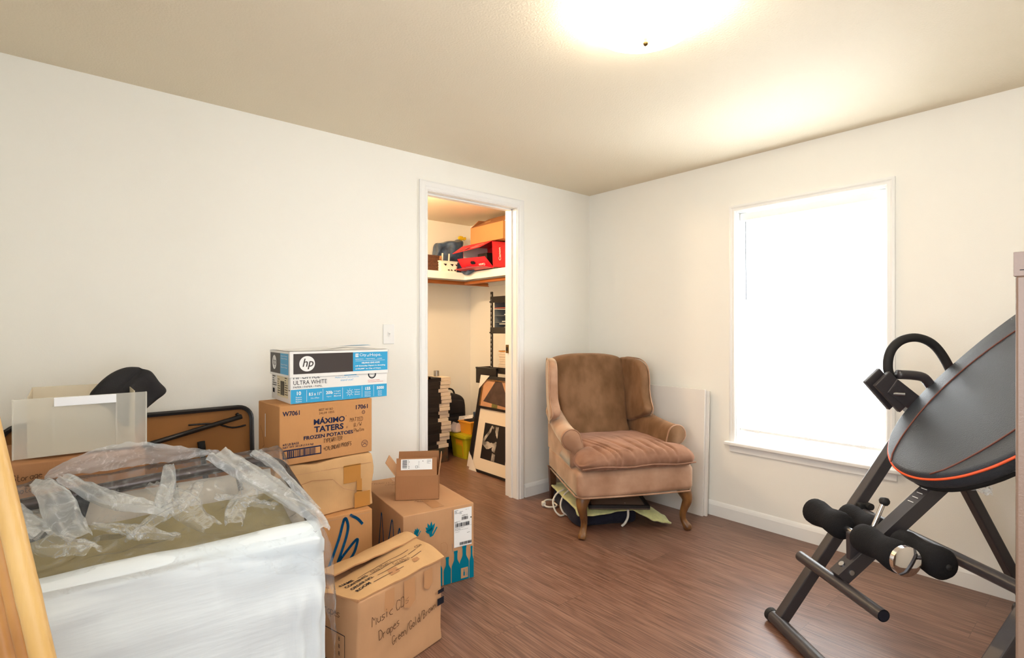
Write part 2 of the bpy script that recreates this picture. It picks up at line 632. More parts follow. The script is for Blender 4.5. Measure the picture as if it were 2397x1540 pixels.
def text_geo(st, bold=0.0):
    k = (st, bold)
    if k not in _tc:
        cu = bpy.data.curves.new('t', 'FONT')
        cu.body = st
        cu.offset = bold
        cu.resolution_u = 3
        ob = bpy.data.objects.new('t', cu)
        COL.objects.link(ob)
        me = bpy.data.meshes.new_from_object(ob)
        vs = [(v.co.x, v.co.y) for v in me.vertices]
        fs = [tuple(p.vertices) for p in me.polygons]
        bpy.data.objects.remove(ob)
        bpy.data.meshes.remove(me)
        bpy.data.curves.remove(cu)
        x0 = min(v[0] for v in vs)
        x1 = max(v[0] for v in vs)
        y0 = min(v[1] for v in vs)
        y1 = max(v[1] for v in vs)
        _tc[k] = ([(x - x0, y - y0) for x, y in vs], fs, x1 - x0, y1 - y0)
    return _tc[k]


GL = {'M': "02 08 25 48 42", 'A': "02 28 42;15 35", 'T': "08 48;28 22", 'E': "48 08 02 42;05 35", 'D': "08 02 22 43 46 28 08",
      'B': "02 08 28 37 36 25 05;25 34 33 22 02", 'W': "08 12 25 32 48", 'P': "02 08 38 47 46 35 05", 'R': "02 08 38 47 46 35 05;25 42",
      'Y': "08 25 48;25 22", 'I': "28 22", 'C': "47 38 18 06 04 12 32 43", 'L': "08 02 42", 'N': "02 08 42 48", 'F': "48 08 02;05 35",
      'O': "18 06 04 12 32 44 46 38 18", 'G': "47 38 18 06 04 12 32 44 24", 'S': "47 38 18 07 06 15 35 44 43 32 12 03",
      'H': "08 02;48 42;05 45", 'h': "08 02;04 15 25 34 32", 'o': "15 04 03 12 22 33 34 25 15", 't': "18 13 22 32;06 26",
      's': "35 15 04 33 22 02", 'u': "05 03 12 22 33;35 32", 'i': "15 12;17 16", 'c': "35 15 04 03 12 32", 'r': "05 02;04 15 25",
      'a': "35 15 04 03 12 22 33;35 32", 'p': "05 00;05 25 34 33 22 02", 'e': "04 34 25 15 04 03 12 32", 'n': "05 02;04 15 25 34 32",
      'l': "18 12", 'd': "38 32;34 25 15 04 03 12 22 33", 'w': "05 12 24 32 45", 'g': "34 25 15 04 03 12 22 33;35 30 10 01",
      '/': "48 01", '+': "23 27;05 45", "'": "28 27"}


class Face:
    """prints on a flat face: o corner, u right, v up"""
    def __init__(s, mb, o, u, v, lift=0.0012):
        s.mb = mb
        s.u = Vector(u).normalized()
        s.v = Vector(v).normalized()
        s.n = s.u.cross(s.v)
        s.o = Vector(o)
        s.lift = lift

    def p(s, a, b, k=1):
        return s.o + s.u * a + s.v * b + s.n * s.lift * k

    def rect(s, a0, b0, a1, b1, m, k=1):
        s.mb.add([s.p(a0, b0, k), s.p(a1, b0, k), s.p(a1, b1, k), s.p(a0, b1, k)], [(0, 1, 2, 3)], m)

    def poly(s, pts, m, k=1):
        s.mb.add([s.p(a, b, k) for a, b in pts], [tuple(range(len(pts)))], m)

    def disc(s, a, b, r, m, k=1, n=28, r2=None):
        if r2:
            vs = []
            for i in range(n):
                c, d = math.cos(2 * PI * i / n), math.sin(2 * PI * i / n)
                vs += [s.p(a + c * r, b + d * r, k), s.p(a + c * r2, b + d * r2, k)]
            s.mb.add(vs, [(2 * i, (2 * i + 2) % (2 * n), (2 * i + 3) % (2 * n), 2 * i + 1) for i in range(n)], m)
        else:
            s.poly([(a + math.cos(2 * PI * i / n) * r, b + math.sin(2 * PI * i / n) * r) for i in range(n)], m, k)

    def line(s, pts, w, m, k=1):
        for i in range(len(pts) - 1):
            a, b = Vector(pts[i]), Vector(pts[i + 1])
            d = b - a
            if d.length < 1e-6:
                continue
            d.normalize()
            q = Vector((-d.y, d.x)) * w / 2
            e = d * w * 0.4
            s.poly([tuple(a - q - e), tuple(b - q + e), tuple(b + q + e), tuple(a + q - e)], m, k)

    def text(s, st, a, b, h, m, w=None, k=1, rot=0.0, shear=0.0, bold=0.0, slope=0.0):
        vs, fs, tw, th = text_geo(st, bold)
        sy = h / th
        sx = (w / tw) if w else sy
        c, d = math.cos(rot), math.sin(rot)
        out = []
        for x, y in vs:
            X, Y = x * sx + y * sy * shear, y * sy
            out.append(s.p(a + X * c - Y * d, b + X * d + Y * c, k))
        s.mb.add(out, fs, m)

    def hand(s, st, a, b, h, m, w=0.0016, k=1, rot=0.0, adv=5.2, jit=0.35, wid=1.0):
        un = h / 6.0
        x = 0.0
        c, d = math.cos(rot), math.sin(rot)
        for ch in st:
            if ch in GL:
                jy = random.uniform(-.4, .4)
                for stroke in GL[ch].split(';'):
                    P = []
                    for t in stroke.split():
                        X = (x + int(t[0]) + random.uniform(-jit, jit) * .5 + int(t[1]) * .12) * un * wid
                        Y = (int(t[1]) - 2 + jy + random.uniform(-jit, jit) * .5) * un
                        P.append((a + X * c - Y * d, b + X * d + Y * c))
                    s.line(P, w, m, k)
                x += (adv if ch.isupper() or ch in 'wW+/' else adv - 1.1)
            else:
                x += 2.8

    def barcode(s, a0, b0, a1, b1, m, k=2, seed=1):
        rr = random.Random(seed)
        x = a0
        step = (a1 - a0) / 46
        while x < a1:
            w = step * rr.choice([.6, 1, 1.7])
            s.rect(x, b0, min(x + w, a1), b1, m, k)
            x += w + step * rr.choice([.6, 1, 1.5])

    def scribble(s, a0, b0, a1, b1, rows, m, k=2, seed=1, h=None):
        """lines of unreadably small print"""
        rr = random.Random(seed)
        for i in range(rows):
            y = b1 - (b1 - b0) * (i + .5) / rows
            x = a0
            hh = h or (b1 - b0) / rows * .35
            while x < a1:
                w = rr.uniform(.06, .2) * (a1 - a0)
                s.rect(x, y - hh / 2, min(x + w, a1), y + hh / 2, m, k)
                x += w + .03 * (a1 - a0)
                if rr.random() < .12:
                    break


def thing(name, label, cat, loc=(0, 0, 0), rz=0.0, group=None, kind=None):
    o = bpy.data.objects.new(name, None)
    COL.objects.link(o)
    o.empty_display_size = .1
    o.location = loc
    o.rotation_euler = (0, 0, rz)
    tag(o, label, cat, group, kind)
    return o


def tag(o, label=None, cat=None, group=None, kind=None):
    if label:
        o['label'] = label
    if cat:
        o['category'] = cat
    if group:
        o['group'] = group
    if kind:
        o['kind'] = kind
    return o


def struct(o, label=None, cat=None):
    o['kind'] = 'structure'
    if label:
        o['label'] = label
        o['category'] = cat
    return o


def nz(x, y=0.0, z=0.0):
    return noise.noise(Vector((x, y, z)))


# ------------------------------------------------------------------ room shell
H = 2.30
X0, Y0, YC = -3.59, -3.30, 1.65      # entry-side wall, wall behind the camera, back of the closet
DX0, DX1, DZ = -1.52, -0.785, 2.085  # closet doorway
b = MB()
b.box((X0 - .1, Y0 - 1.2, -.06), (0.14, YC + .1, 0), M['floor'])
struct(b.build('floor'), 'reddish brown wood grain plank floor', 'floor')
b = MB()
b.box((X0 - .1, Y0 - 1.2, H), (0.14, YC + .1, H + .06), M['ceiling'])
struct(b.build('ceiling'), 'cream textured ceiling', 'ceiling')
b = MB()
b.box((X0 - .1, 0, 0), (DX0 - .015, .12, H), M['wall'])
b.box((DX1 + .015, 0, 0), (0, .12, H), M['wall'])
b.box((DX0 - .015, 0, DZ + .015), (DX1 + .015, .12, H), M['wall'])
struct(b.build('wall_left'), 'long cream wall with the closet doorway', 'wall')
WY0, WY1, WZ0, WZ1 = -2.035, -1.222, .505, 1.968   # window hole
b = MB()
b.box((0, Y0 - .1, 0), (.14, WY0, H), M['wall'])
b.box((0, WY1, 0), (.14, YC + .1, H), M['wall'])
b.box((0, WY0, 0), (.14, WY1, WZ0 - .02), M['wall'])
b.box((0, WY0, WZ1), (.14, WY1, H), M['wall'])
struct(b.build('wall_right'), 'cream wall with the window', 'wall')
b = MB()
b.box((X0 - .1, Y0 - .1, 0), (-3.52, Y0, H), M['wall'])
b.box((-2.50, Y0 - .1, 0), (0, Y0, H), M['wall'])
b.box((-3.52, Y0 - .1, 2.05), (-2.50, Y0, H), M['wall'])
struct(b.build('wall_back'))
b = MB()
b.box((X0 - .1, Y0, 0), (X0, -3.12, H), M['wall'])
b.box((X0 - .1, -2.12, 0), (X0, 0, H), M['wall'])
b.box((X0 - .1, -3.12, 0), (X0, -2.12, .85), M['wall'])
b.box((X0 - .1, -3.12, 2.05), (X0, -2.12, H), M['wall'])  # unseen opening added in this wall to let the fill light in
struct(b.build('wall_entry'))
b = MB()
b.box((-2.0, YC, 0), (0, YC + .1, H), M['wall'])
b.box((-2.1, .12, 0), (-2.0, YC + .1, H), M['wall'])
struct(b.build('wall_closet'), 'pale closet wall seen through the doorway', 'wall')


def baseboard(name, p, q, n):
    """p->q along the wall foot, n into the room"""
    p, q, n = Vector(p), Vector(q), Vector(n)
    prof = [(0, 0), (.014, 0), (.014, .07), (.010, .082), (.006, .090), (0, .096)]
    m = MB()
    m.loft([[c + n * a + Vector((0, 0, z)) for a, z in prof] for c in (p, q)], M['trim'])
    return struct(m.build(name))


baseboard('baseboard_left', (DX1 + .075, 0, 0), (0, 0, 0), (0, -1, 0))
baseboard('baseboard_left', (X0, 0, 0), (DX0 - .075, 0, 0), (0, -1, 0))
baseboard('baseboard_right', (0, Y0, 0), (0, 0, 0), (-1, 0, 0))
baseboard('baseboard_closet', (-2.0, YC, 0), (0, YC, 0), (0, -1, 0))

# closet doorway trim
door = struct(thing('door_1', 'white cased closet doorway', 'doorway'))
m = MB()
for x0, x1 in ((DX0 - .016, DX0), (DX1, DX1 + .016)):
    m.box((x0, -.002, 0), (x1, .122, DZ), M['trim'])
m.box((DX0 - .016, -.002, DZ), (DX1 + .016, .122, DZ + .016), M['trim'])
m.box((DX0, .045, 0), (DX0 + .010, .075, DZ), M['trim'])
m.box((DX1 - .010, .045, 0), (DX1, .075, DZ), M['trim'])
m.box((DX0, .045, DZ - .010), (DX1, .075, DZ), M['trim'])
m.build('jamb', door, bevel=.0015)
m = MB()
cw_ = .058
prof = [(0, 0), (0, .009), (.006, .013), (.018, .012), (.024, .016), (.048, .017), (cw_, .013), (cw_, 0)]


def casing_ring(m, pts, nrm, prof, mt, base, outs):
    n = Vector(nrm)
    rings = [[Vector(p) + Vector(o) * a + n * t for a, t in prof] for p, o in zip(pts, outs)]
    m.loft(rings, mt)


casing_ring(m, [(DX0 - .004, 0, 0), (DX0 - .004, 0, DZ + .004), (DX1 + .004, 0, DZ + .004), (DX1 + .004, 0, 0)], (0, -1, 0), prof, M['trim'], 0,
            [(-1, 0, 0), (-1, 0, 1), (1, 0, 1), (1, 0, 0)])
casing_ring(m, [(DX0 - .004, .12, 0), (DX0 - .004, .12, DZ + .004), (DX1 + .004, .12, DZ + .004), (DX1 + .004, .12, 0)], (0, 1, 0), prof, M['trim'], 0,
            [(-1, 0, 0), (-1, 0, 1), (1, 0, 1), (1, 0, 0)])
m.build('casing', door)
m = MB()
m.box((DX1 - .013, .074, 1.045), (DX1 + .001, .104, 1.105), M['brass'])
m.box((DX1 - .014, .082, 1.062), (DX1 - .012, .096, 1.088), M['ink'])
m.build('strike_plate', door, label='brass strike plate')

# window
win = struct(thing('window_1', 'tall white cased window', 'window'))
m = MB()
pw = [(0, 0), (0, .008), (.007, .013), (.02, .012), (.028, .016), (.040, .013), (.040, 0)]
casing_ring(m, [(0, WY1 - .004, WZ0), (0, WY1 - .004, WZ1 - .004), (0, WY0 + .004, WZ1 - .004), (0, WY0 + .004, WZ0)], (-1, 0, 0), pw, M['trim'], 0,
            [(0, 1, 0), (0, 1, 1), (0, -1, 1), (0, -1, 0)])
m.build('window_casing', win)
m = MB()
m.box((0, WY0, WZ0), (.14, WY0 + .008, WZ1), M['trim'])
m.box((0, WY1 - .008, WZ0), (.14, WY1, WZ1), M['trim'])
m.box((0, WY0, WZ1 - .008), (.14, WY1, WZ1), M['trim'])
m.build('window_jamb', win)
m = MB()
for z0, z1 in ((WZ0, WZ0 + .085), (1.21, 1.25), (WZ1 - .05, WZ1 - .008)):
    m.box((.105, WY0 + .045, z0), (.135, WY1 - .045, z1), M['trim'])
for y0, y1 in ((WY0 + .008, WY0 + .045), (WY1 - .045, WY1 - .008)):
    m.box((.105, y0, WZ0), (.135, y1, WZ1), M['trim'])
m.build('sash', win, bevel=.002)
m = MB()
m.box((.118, WY0 + .03, WZ0 + .02), (.121, WY1 - .03, WZ1 - .03), M['pane'])
m.build('pane', win)
m = MB()
m.box((-.045, WY0 - .072, WZ0 - .022), (.10, WY1 + .058, WZ0), M['trim'])
m.build('window_sill', win, bevel=.006, seg=3)
m = MB()
m.box((-.014, WY0 - .045, WZ0 - .066), (0, WY1 + .035, WZ0 - .021), M['trim'])
m.build('apron', win, bevel=.003)

# blind
bl = thing('window_blind', 'closed white mini blind glowing in the window', 'blind', (.055, (WY0 + WY1) / 2, WZ0))
hw = (WY1 - WY0) / 2 - .010
m = MB()
m.box((-.014, -hw, 1.405), (.014, hw, 1.450), M['trim'])
m.build('headrail', bl, bevel=.002)
m = MB()
nsl = 64
for i in range(nsl):
    z = .095 + i * (1.398 - .095) / (nsl - 1)
    rows = []
    for k in range(5):
        t = (k / 4 - .5)
        rows.append((-.0045 * t * 2 - .0018 * (1 - 4 * t * t), t * .0235))
    for k in range(4):
        (xa, za), (xb, zb) = rows[k], rows[k + 1]
        m.add([(xa, -hw, z + za), (xa, hw, z + za), (xb, hw, z + zb), (xb, -hw, z + zb)], [(0, 1, 2, 3)], M['slat'])
m.build('slats', bl)
m = MB()
m.box((-.012, -hw, .066), (.012, hw, .082), M['trim'])
m.build('bottom_rail', bl, bevel=.003)
m = MB()
for y in (-hw * .72, 0, hw * .72):
    m.tube([(-.0105, y, .08), (-.0105, y, 1.40)], .0008, M['trim'], 6)
    m.box((-.0145, y - .012, .064), (.013, y + .012, .084), M['trim'])
m.build('ladder_cords', bl)
m = MB()
m.tube([(-.022, hw - .04, 1.395), (-.024, hw - .045, .90)], .003, M['greygrey'], 8)
m.build('tilt_wand', bl, smooth=True)

# light switch
sw = thing('light_switch', 'white toggle light switch on wall left of the closet doorway', 'light switch', (-1.788, 0, 1.19))
m = MB()
m.box((-.036, -.006, -.058), (.036, 0, .058), M['trim'])
m.build('switch_plate', sw, bevel=.003)
m = MB()
m.box((-.005, -.010, -.012), (.005, -.005, .012), M['white'])
m.slab((-.004, -.018, .006), (.004, -.018, .006), (.004, -.006, .010), (-.004, -.006, .010), .008, M['white'])
m.build('toggle', sw)

# ceiling light
cl = thing('ceiling_light', 'glowing frosted glass bowl ceiling light', 'ceiling light', (-1.785, -1.815, H))
m = MB()
m.lathe([(.001, 0), (.17, 0), (.17, -.018), (.001, -.018)], M['trim'], n=40)
m.build('base_pan', cl)
m = MB()
m.lathe(
        [(max(.205 * math.cos(PI / 2 * i / 12), .001), -.022 - .098 * math.sin(PI / 2 * i / 12)) for i in range(13)], M['glow'], n=48)
m.build('glass_bowl', cl, smooth=True, label='glowing frosted glass bowl')
m = MB()
m.lathe([(.001, -.118), (.008, -.119), (.007, -.126), (.010, -.131), (.006, -.139), (.001, -.141)], M['brass'], n=16)
m.build('finial', cl, smooth=True)

# closet lamp (out of view, its warm light is what fills the closet)
lt = bpy.data.lights.new('closet_bulb', 'POINT')
lt.energy = CLOSET_POWER
lt.color = (1.0, .70, .42)
lt.shadow_soft_size = .06
lo = bpy.data.objects.new('closet_bulb', lt)
COL.objects.link(lo)
lo.location = (-1.35, .62, 2.12)

# ------------------------------------------------------------------ stack of boxes by the long wall
def carton(name, label, w, d, h, mt, loc, rz, bev=.004, jit=0.0, cat='box', group=None, parts=None, seams=True):
    """closed carton, origin at its front left bottom corner; returns (builder, faces, finish)"""
    m = MB()
    n = 8 if jit else 1
    if jit:
        rr = random.Random(len(label))
        sd = rr.uniform(0, 50)

        def fn(p):
            q = Vector(p)
            edge = 1.0
            q.x += jit * nz(p.x * 9 + sd, p.y * 9, p.z * 9) * edge
            q.y += jit * nz(p.x * 8, p.y * 9 + sd, p.z * 10)
            if p.z > .02:
                q.z += jit * nz(p.x * 9, p.y * 9, p.z * 9 + sd)
            return q
        m.rbox((0, 0, 0), (w, d, h), .007, mt, n=2, fn=fn, dens=.025)
    else:
        m.rbox((0, 0, 0), (w, d, h), bev, mt, n=3, dens=1)
    F = dict(front=Face(m, (0, 0, 0), (1, 0, 0), (0, 0, 1)), left=Face(m, (0, d, 0), (0, -1, 0), (0, 0, 1)),
             right=Face(m, (w, 0, 0), (0, 1, 0), (0, 0, 1)), top=Face(m, (0, 0, h), (1, 0, 0), (0, 1, 0)))
    if seams:
        F['top'].rect(.004, d / 2 - .0012, w - .004, d / 2 + .0012, M['card_d'])
    return m, F


def recycle(F, a, b, r, m):
    F.disc(a, b, r, m, r2=r * .86)
    F.text('RECYCLES', a - r * .62, b - r * .15, r * .3, m, w=r * 1.24)
    for k in range(3):
        t = PI / 2 + k * 2 * PI / 3
        F.line([(a + r * .55 * math.cos(t), b + r * .55 * math.sin(t)), (a + r * .55 * math.cos(t + .8), b + r * .55 * math.sin(t + .8))], r * .09, m)


def fig_hand(F, a, b, s, m, w=.012):
    """outline drawing of long feathered fingers"""
    P = [[(0, 0), (.10, .26), (.14, .40), (.16, .46), (.18, .46), (.20, .38), (.18, .27), (.12, .10), (.10, .04), (.18, .12), (.25, .19), (.29, .22), (.30, .20), (.27, .10), (.22, .03), (.17, -.04), (.25, .01), (.33, .05), (.34, .01), (.30, -.05)],
         [(-.05, 0), (-.01, -.05), (.02, -.12), (.05, -.22), (.06, -.34)], [(.23, .49), (.30, .44), (.35, .38)],
         [(.20, -.02), (.14, -.12), (.16, -.26)], [(.34, -.06), (.26, -.12), (.24, -.26)]]
    for st in P:
        F.line([(p.x, p.y) for p in curve_pts([(a + x * s, b + y * s, 0) for x, y in st], 4)], w, m)


# lowest: figure printed carton
m, F = carton('cardboard_box', 'figbox', .44, .33, .41, M['card_o'], None, 0)
fig_hand(F['front'], .245, .195, .42, M['blue_ink'])
F['front'].rect(.012, .395, .43, .399, M['card'])
o = m.build('cardboard_box', None, (-2.635, -.612, 0), R(-3.5), smooth='auto')
tag(o, 'tan cardboard box printed with blue outline fingers, lowest of the stack by the wall', 'box')

# crumpled taped carton
m, F = carton('cardboard_box', 'taped old carton', .43, .30, .236, M['card_y'], None, 0, jit=.012)
F['front'].rect(.29, .12, .37, .20, M['tape'], 4)
F['front'].rect(.34, .002, .415, .07, M['tape'], 5)
F['front'].rect(.35, .07, .375, .13, M['tape'], 5)
F['front'].rect(.01, .195, .42, .197, M['card'], 4)
F['front'].line([(.10, .15), (.13, .11), (.13, .06), (.15, .02)], .0025, M['card_d'], 5)
F['front'].line([(.24, .15), (.29, .10), (.34, .08), (.40, .07)], .0025, M['card'], 5)
F['front'].line([(.05, .14), (.15, .16), (.24, .15)], .0025, M['card_d'], 5)
o = m.build('cardboard_box', None, (-2.60, -.588, .412), 0, smooth='auto')
tag(o, 'battered tan cardboard box with brown tape patches, third from the top of the stack', 'box')

# frozen potato carton
W, D, Hh = .415, .262, .247
m, F = carton('cardboard_box', 'potato', W, D, Hh, M['card_o'], None, 0)
f = F['front']
ink = M['navy_ink']
f.text('W7061', .012, .205, .020, ink, w=.070, bold=.02)
f.text('17061', .335, .202, .020, ink, w=.058, bold=.02)
f.text('BEST W/ BO', .165, .212, .010, M['marker'], w=.062)
f.text('24L09 1055', .165, .198, .009, M['marker'], w=.068)
f.text('MÁXIMO', .142, .155, .030, ink, w=.140, bold=.03)
f.text('TATERS', .144, .122, .026, ink, w=.132, bold=.03)
f.disc(.292, .127, .0035, ink, r2=.0024)
f.disc(.288, .178, .0022, ink, r2=.0014)
f.text('FROZEN POTATOES', .099, .096, .016, ink, w=.222, bold=.03)
f.text('6/5 LB BAGS', .013, .083, .0095, ink, w=.066, bold=.015)
f.text('NET WT 30 LB (13.6 kg)', .013, .070, .0095, ink, w=.128, bold=.015)
f.rect(.012, .028, .175, .065, ink)
f.rect(.017, .033, .170, .060, M['card_o'], 2)
f.barcode(.030, .033, .152, .060, ink, 3, 5)
f.hand('MATTED', .306, .150, .017, M['marker'], rot=-.03, wid=.72)
f.hand("B/W", .325, .125, .015, M['marker'], rot=.03)
f.hand('Photos', .325, .100, .015, M['marker'], rot=.06, wid=.8)
f.hand('TYPEWRITER', .185, .072, .016, M['marker'], w=.002, rot=.03, wid=.62)
f.hand('+CALONDAR PROOFS', .185, .038, .016, M['marker'], w=.002, rot=.05, wid=.60)
f.disc(.372, .186, .008, ink, r2=.0062)
f.text('U', .3695, .183, .007, ink)
f.disc(.378, .042, .016, ink, r2=.0145)
f.text('CARTON', .366, .045, .005, ink, w=.024)
f.line([(.368, .036), (.378, .043), (.388, .036)], .002, ink)
l = F['left']
l.rect(.09, .10, .097, .20, M['white'])
l.line([(.03, .14), (.06, .11), (.08, .06), (.06, .05)], .002, M['marker'])
o = m.build('cardboard_box', None, (-2.583, -.596, .654), R(2.5), smooth='auto')
tag(o, 'brown cardboard box of frozen potatoes under the white and blue paper box', 'box')

# printer paper box
hp = thing('paper_box', 'white and blue printer paper box on top of the stack', 'box', (-2.529, -.563, .9025), R(-1))
W, D, Hh = .440, .280, .215
m = MB()
m.rbox((0, 0, 0), (W, D, Hh), .002, M['boxwhite'], n=1, dens=1)
f = Face(m, (0, 0, 0), (1, 0, 0), (0, 0, 1), .0006)
f.rect(.001, .001, W - .001, .060, M['hpblue'])
wv = M['white']
for x in (.066, .136, .224, .315, .372):
    f.rect(x, .006, x + .0012, .056, wv, 2)
f.text('10', .026, .036, .016, wv, k=2, bold=.03)
for z in (.024, .015, .006):
    f.text('Reams', .022, z, .006, wv, k=2, w=.024)
f.text('8.5 x 11"', .076, .030, .014, wv, k=2, w=.054, bold=.02)
f.text('216 x 279mm', .084, .016, .006, wv, k=2, w=.036)
f.text('20lb', .150, .031, .014, wv, k=2, w=.030, bold=.02)
f.text('75g/m2', .152, .017, .006, wv, k=2, w=.022)
for i, s_ in enumerate(('High', 'Brightness', 'Bond')):
    f.text(s_, .186, .038 - i * .010, .006, wv, k=2, w=.030)
f.disc(.258, .031, .010, wv, 2, r2=.0085)
f.text('92', .253, .028, .006, wv, k=2)
for k in range(8):
    t = k * PI / 4
    f.line([(.258 + .0125 * math.cos(t), .031 + .0125 * math.sin(t)), (.258 + .017 * math.cos(t), .031 + .017 * math.sin(t))], .0015, wv, 2)
for i, s_ in enumerate(('Brightest', 'Whitest', 'Sheets')):
    f.text(s_, .280, .038 - i * .010, .006, wv, k=2, w=.026)
f.text('155', .332, .036, .014, wv, k=2, bold=.03)
for z in (.024, .015, .006):
    f.text('Whiteness', .328, z, .006, wv, k=2, w=.030)
f.text('5000', .388, .036, .014, wv, k=2, bold=.03)
for z in (.024, .015, .006):
    f.text('Sheets', .394, z, .006, wv, k=2, w=.020)
f.text('HP OFFICE', .012, .104, .018, M['ink'], w=.112)
f.text('ULTRA WHITE', .012, .080, .018, M['ink'], w=.142, bold=0)
f.text('PAPER / PAPIER / PAPEL', .012, .066, .008, M['ink'], w=.122)
f.rect(.232, .108, .290, .122, M['hpblue'])
f.text('New  ColorLok', .205, .110, .008, M['hpblue'], w=.024)
f.text('Make your documents', .190, .097, .008, M['hpblue'], w=.110, shear=.2)
f.text('stand out!', .215, .085, .009, M['hpblue'], w=.058, shear=.2)
f.disc(.365, .108, .020, M['ink'], r2=.0145)
f.disc(.365, .108, .0125, M['ink'], r2=.0115)
f.text('ColorLok', .356, .106, .005, M['ink'], w=.018)
f.text('HP EVERYDAY PAPERS', .345, .078, .004, M['red'], w=.058)
f.text('100% Satisfaction Guaranteed', .345, .071, .004, M['red'], w=.075)
f = Face(m, (0, D, 0), (0, -1, 0), (0, 0, 1), .0006)
f.rect(.09, .02, .25, .112, mat('yellowed_label', (224, 212, 178), .6))
f.barcode(.14, .028, .20, .090, M['ink'], 2, 3)
f.scribble(.10, .03, .135, .10, 7, M['ink'])
f.scribble(.205, .03, .245, .11, 8, M['ink'])
f.rect(.255, .055, .275, .058, M['ink'])
f.rect(.255, .112, .275, .115, M['ink'])
f.rect(.255, .055, .2565, .115, M['ink'])
f.rect(.02, .03, .05, .05, M['ink'])
f.scribble(.02, .06, .08, .11, 5, M['ink'])
m.build('box_body', hp, smooth='auto')
m = MB()
e = .006
z0, z1 = .112, .222
# open-bottomed lid: four skirts and a slightly sagging top
m.box((-e, -e, z0), (W + e, -e + .003, z1), M['boxwhite'])
m.box((-e, D + e - .003, z0), (W + e, D + e, z1), M['boxwhite'])
m.box((-e, -e, z0), (-e + .003, D + e, z1), M['boxwhite'])
m.box((W + e - .003, -e, z0), (W + e, D + e, z1), M['boxwhite'])


def lidtop(u, v):
    x, y = -e + u * (W + 2 * e), -e + v * (D + 2 * e)
    k = math.sin(PI * u) * math.sin(PI * v)
    return (x, y, z1 + .002 + .012 * k * (.4 + nz(x * 9, y * 9)))


m.sheet(20, 14, lidtop, M['boxwhite'])
f = Face(m, (-e, -e, z0), (1, 0, 0), (0, 0, 1), .0006)
LW = W + 2 * e
f.rect(.016, .014, LW * .612, .100, M['hpblack'])
f.rect(LW * .612, .014, LW - .006, .100, M['hpblue'])
f.disc(.073, .057, .033, wv, 2)
f.text('hp', .051, .033, .046, M['hpblack'], w=.044, k=3, shear=.22, bold=.01)
f.rect(.288, .078, .303, .094, wv, 2)
f.text('Hi', .291, .081, .010, M['hpblue'], k=3)
f.text('City', .308, .078, .016, wv, k=2, w=.032)
f.text('of', .343, .079, .010, wv, k=2, w=.012)
f.text('Hope.', .358, .076, .018, wv, k=2, w=.056)
f.text('RESEARCH  ·  TREATMENT  ·  CURES', .288, .066, .0045, wv, k=2, w=.130)
f.rect(.288, .060, .432, .0612, wv, 2)
f.text('HELPING GIVE HOPE', .318, .047, .0075, wv, k=2, w=.088, bold=.03)
f.text('HP Everyday Papers is donating', .288, .033, .0075, wv, k=2, w=.146, bold=.03)
f.text('$100,000* to City of Hope.', .288, .020, .0075, wv, k=2, w=.125, bold=.03)
f = Face(m, (-e, D + e, z0), (0, -1, 0), (0, 0, 1), .0006)
LD = D + 2 * e
f.rect(.012, .010, LD * .56, .100, M['hpblack'])
f.rect(LD * .56, .010, LD - .012, .100, M['hpblue'])
f.disc(.075, .057, .032, wv, 2)
f.text('hp', .053, .034, .044, M['hpblack'], w=.042, k=3, shear=.22)
for z in (.085, .074, .048, .036):
    f.text('City of Hope', LD * .60, z, .007, wv, k=2, w=.09)
m.build('box_lid', hp)
m = MB()
f = Face(m, (0, 0, .226), (1, 0, 0), (0, 1, 0), .012)
f.poly([(.10, .045), (.20, .06), (.40, .13), (.44, .25), (.20, .10)], M['boxwhite'])
f.poly([(.24, .09), (.41, .11), (.43, .19), (.40, .20)], M['hpblue'], 1.1)
m.build('torn_flap', hp, label='torn white and blue paper flap')

# ------------------------------------------------------------------ wine carton
W, D, Hh = .365, .64, .367
m, F = carton('cardboard_box', 'wine', W, D, Hh, M['card'], None, 0, seams=False)
f = F['front']
teal = M['teal_ink']


def bottle(F, x, w, h, sh, m, b0=.003):
    """silhouette: body width w, shoulder height sh, total height h"""
    n = w * .40
    P = [(x - w / 2, b0), (x + w / 2, b0), (x + w / 2, b0 + h * .50)]
    for i in range(1, 7):
        t = i / 6
        s_ = t * t * (3 - 2 * t)
        P.append((x + w / 2 * (1 - s_) + n / 2 * s_, b0 + h * .50 + (h * .24) * t))
    P += [(x + n / 2, b0 + h - .012), (x + n * .58, b0 + h - .012), (x + n * .58, b0 + h), ]
    P += [(2 * x - a, c) for a, c in P[::-1]]
    P = P[:len(P) // 2] + [p for p in P[len(P) // 2:]]
    F.poly(P[1:-1], m)


for x, w, h, sh in ((.022, .040, .125, .075), (.072, .044, .150, .085), (.120, .040, .140, .08), (.172, .046, .155, .09), (.221, .038, .130, .08), (.266, .044, .150, .085), (.312, .050, .165, .095), (.352, .024, .155, .09)):
    bottle(f, x, w, h, sh, teal)
f.rect(.293, .012, .331, .062, M['card'], 2)
bottle(Face(m, (.3, 0, .02), (1, 0, 0), (0, 0, 1), .003), .010, .008, .030, .018, teal)
f.scribble(.318, .02, .328, .055, 6, teal, 3)


